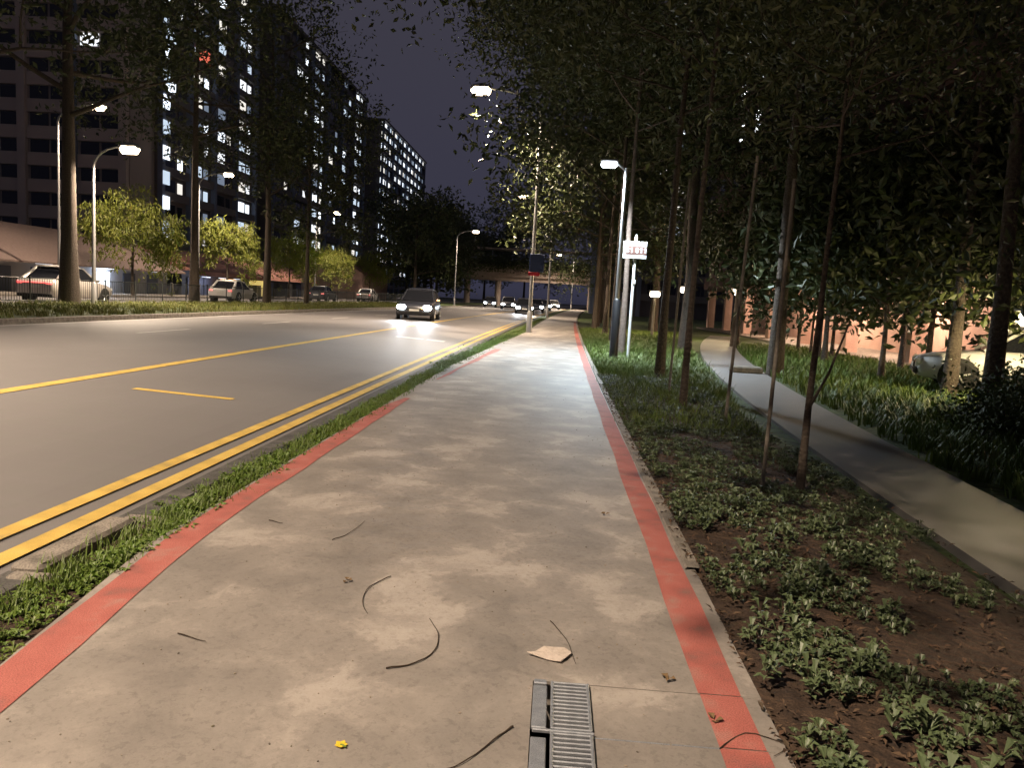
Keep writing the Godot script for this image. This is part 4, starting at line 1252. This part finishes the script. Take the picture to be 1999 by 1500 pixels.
func make_ground_cover() -> void:
	var g := RandomNumberGenerator.new()
	g.seed = 500
	var nz := FastNoiseLite.new()
	nz.seed = 8
	nz.frequency = 0.9
	# named plants close to the footpath edge
	var ros := []
	for i in 4:
		ros.append(rosette(13, 0.07, 0.03, 0.10, 510 + i))
	for i in 26:
		var z := -2.3 - i * 0.14
		var x := 0.98 + g.randf() * 0.95
		var t := thing("ground_plant", "small glossy leafed plant in the soil bed", "plant", Vector3(x, 0.0, z), g.randf() * TAU, "leafy plants in the soil bed")
		for k in g.randi_range(3, 5):
			var o := put("leaves", ros[g.randi() % 4], M.cover, t, Vector3(g.randfn() * 0.06, 0.01 + g.randf() * 0.03, g.randfn() * 0.06))
			o.rotation.y = g.randf() * TAU
			o.scale = Vector3.ONE * g.randf_range(0.6, 1.05)
	# denser cover farther along
	var pl := []
	for i in 8500:
		var z := -2.0 - pow(g.randf(), 1.2) * 13.5
		var x := 0.9 + g.randf() * 1.75
		var keep := nz.get_noise_2d(x * 1.3, z) + (0.12 if z < -5 else -0.12) + (0.1 if x < 1.5 else -0.05)
		if keep < -0.1:
			continue
		pl.append(Transform3D(Basis(Vector3.UP, g.randf() * TAU).scaled(Vector3.ONE * g.randf_range(0.25, 0.85)), Vector3(x, 0.0, z)))
	var gc := scatter("ground_cover", rosette(10, 0.055, 0.024, 0.07, 520), M.cover, pl, self, g)
	gc.set_meta("kind", "stuff")
	tag(gc, "patchy pale green ground cover over the soil bed", "ground cover")
	# leaf litter
	pl = []
	for i in 2600:
		var z := -1.8 - pow(g.randf(), 1.4) * 12.0
		pl.append(Transform3D(Basis(Vector3(g.randfn() * 0.2, 1, g.randfn() * 0.2).normalized(), g.randf() * TAU).scaled(Vector3.ONE * g.randf_range(0.4, 1.1)), Vector3(0.84 + pow(g.randf(), 1.3) * 1.8, 0.012, z)))
	var li := scatter("leaf_litter", rosette(2, 0.05, 0.022, 0.008, 530), leaf_mat(0.10, 0.062, 0.035, 0.85), pl, self, g, 0.6)
	li.set_meta("kind", "stuff")
	tag(li, "brown leaf litter on the soil bed", "leaf litter")
	# verge weeds beside the road
	pl = []
	for i in 5200:
		var z := -1.6 - pow(g.randf(), 1.7) * 34.0
		var x := -2.28 + g.randfn() * 0.085
		if z > -3.4:
			x = -2.12 + g.randf_range(-0.28, 0.28) * clampf(1.0 + (z + 3.4) * 0.3, 0.5, 1.0)
			if x > lerpf(-2.16, -1.86, clampf((z + 4.0) / 2.2, 0, 1)) - 0.03:
				continue
		if z > -4.4 and z < -3.4:
			x = -2.2 + g.randfn() * 0.05
		if z < -16.0:
			x += 0.35 * clampf((-z - 16.0) / 18.0, 0, 1) + g.randfn() * 0.15
		var lush := 0.5 + 0.5 * nz.get_noise_2d(z * 1.1, 3.0)
		if g.randf() > 0.45 + lush:
			continue
		pl.append(Transform3D(Basis(Vector3.UP, g.randf() * TAU).scaled(Vector3.ONE * g.randf_range(0.3, 0.6 + 0.6 * lush)), Vector3(x + bend(z), -0.03, z)))
	var wd := scatter("weeds", rosette(9, 0.06, 0.026, 0.06, 540), M.weed, pl, self, g)
	wd.set_meta("kind", "stuff")
	tag(wd, "bright green low weeds filling the roadside strip", "weeds")
	pl = []
	for i in 2600:
		var z := -1.6 - pow(g.randf(), 1.4) * 60.0
		var x := -2.27 + g.randfn() * 0.08 + 0.35 * clampf((-z - 16.0) / 18.0, 0, 1)
		pl.append(Transform3D(Basis(Vector3.UP, g.randf() * TAU).scaled(Vector3.ONE * g.randf_range(0.5, 1.1)), Vector3(x + bend(z), -0.03, z)))
	var vg := scatter("verge_grass", tuft(7, 0.10, 0.008, 550), M.blade, pl, self, g)
	vg.set_meta("kind", "stuff")
	tag(vg, "thin grass blades among the roadside weeds", "grass")
	# grass by the path lamp and lawn
	pl = []
	for i in 7000:
		var z := -9.0 - pow(g.randf(), 1.3) * 36.0
		var x := 0.95 + pow(g.randf(), 0.9) * (1.4 + 0.12 * (-z - 8))
		if z > -12 and g.randf() < 0.6:
			continue
		pl.append(Transform3D(Basis(Vector3.UP, g.randf() * TAU).scaled(Vector3.ONE * g.randf_range(0.6, 1.5)), Vector3(x + bend(z), -0.08, z)))
	var lg := scatter("tall_grass", tuft(9, 0.15, 0.012, 560), M.blade, pl, self, g)
	lg.set_meta("kind", "stuff")
	tag(lg, "bright green grass around the path lamp and the sign", "grass")
	pl = []
	for i in 5500:
		var z := -5.0 - g.randf() * 30.0
		var f := clampf(-z / 20.0, 0, 3)
		var x := 3.75 + 1.35 * f * f * 0.75 + 0.75 * f + g.randf() * 6.5
		if x > 11.2:
			continue
		pl.append(Transform3D(Basis(Vector3.UP, g.randf() * TAU).scaled(Vector3.ONE * g.randf_range(0.6, 1.4)), Vector3(x, -0.1, z)))
	var lw := scatter("lawn_grass", tuft(9, 0.2, 0.022, 570), M.blade, pl, self, g)
	lw.set_meta("kind", "stuff")
	tag(lw, "green lawn grass between the park path and the lit deck", "grass")
	pl = []
	for i in 5000:
		var z := -16.0 - g.randf() * 70.0
		var x := -15.6 - g.randf() * 5.3
		pl.append(Transform3D(Basis(Vector3.UP, g.randf() * TAU).scaled(Vector3.ONE * g.randf_range(0.6, 1.4)), Vector3(x + bend(z), 0.1 + 0.06 * clampf((-x - 15.6) / 2.0, 0, 1), z)))
	var md := scatter("median_blades", tuft(8, 0.17, 0.024, 580), M.median_blade, pl, self, g)
	md.set_meta("kind", "stuff")
	tag(md, "short grass growing on the median under the trees", "grass")
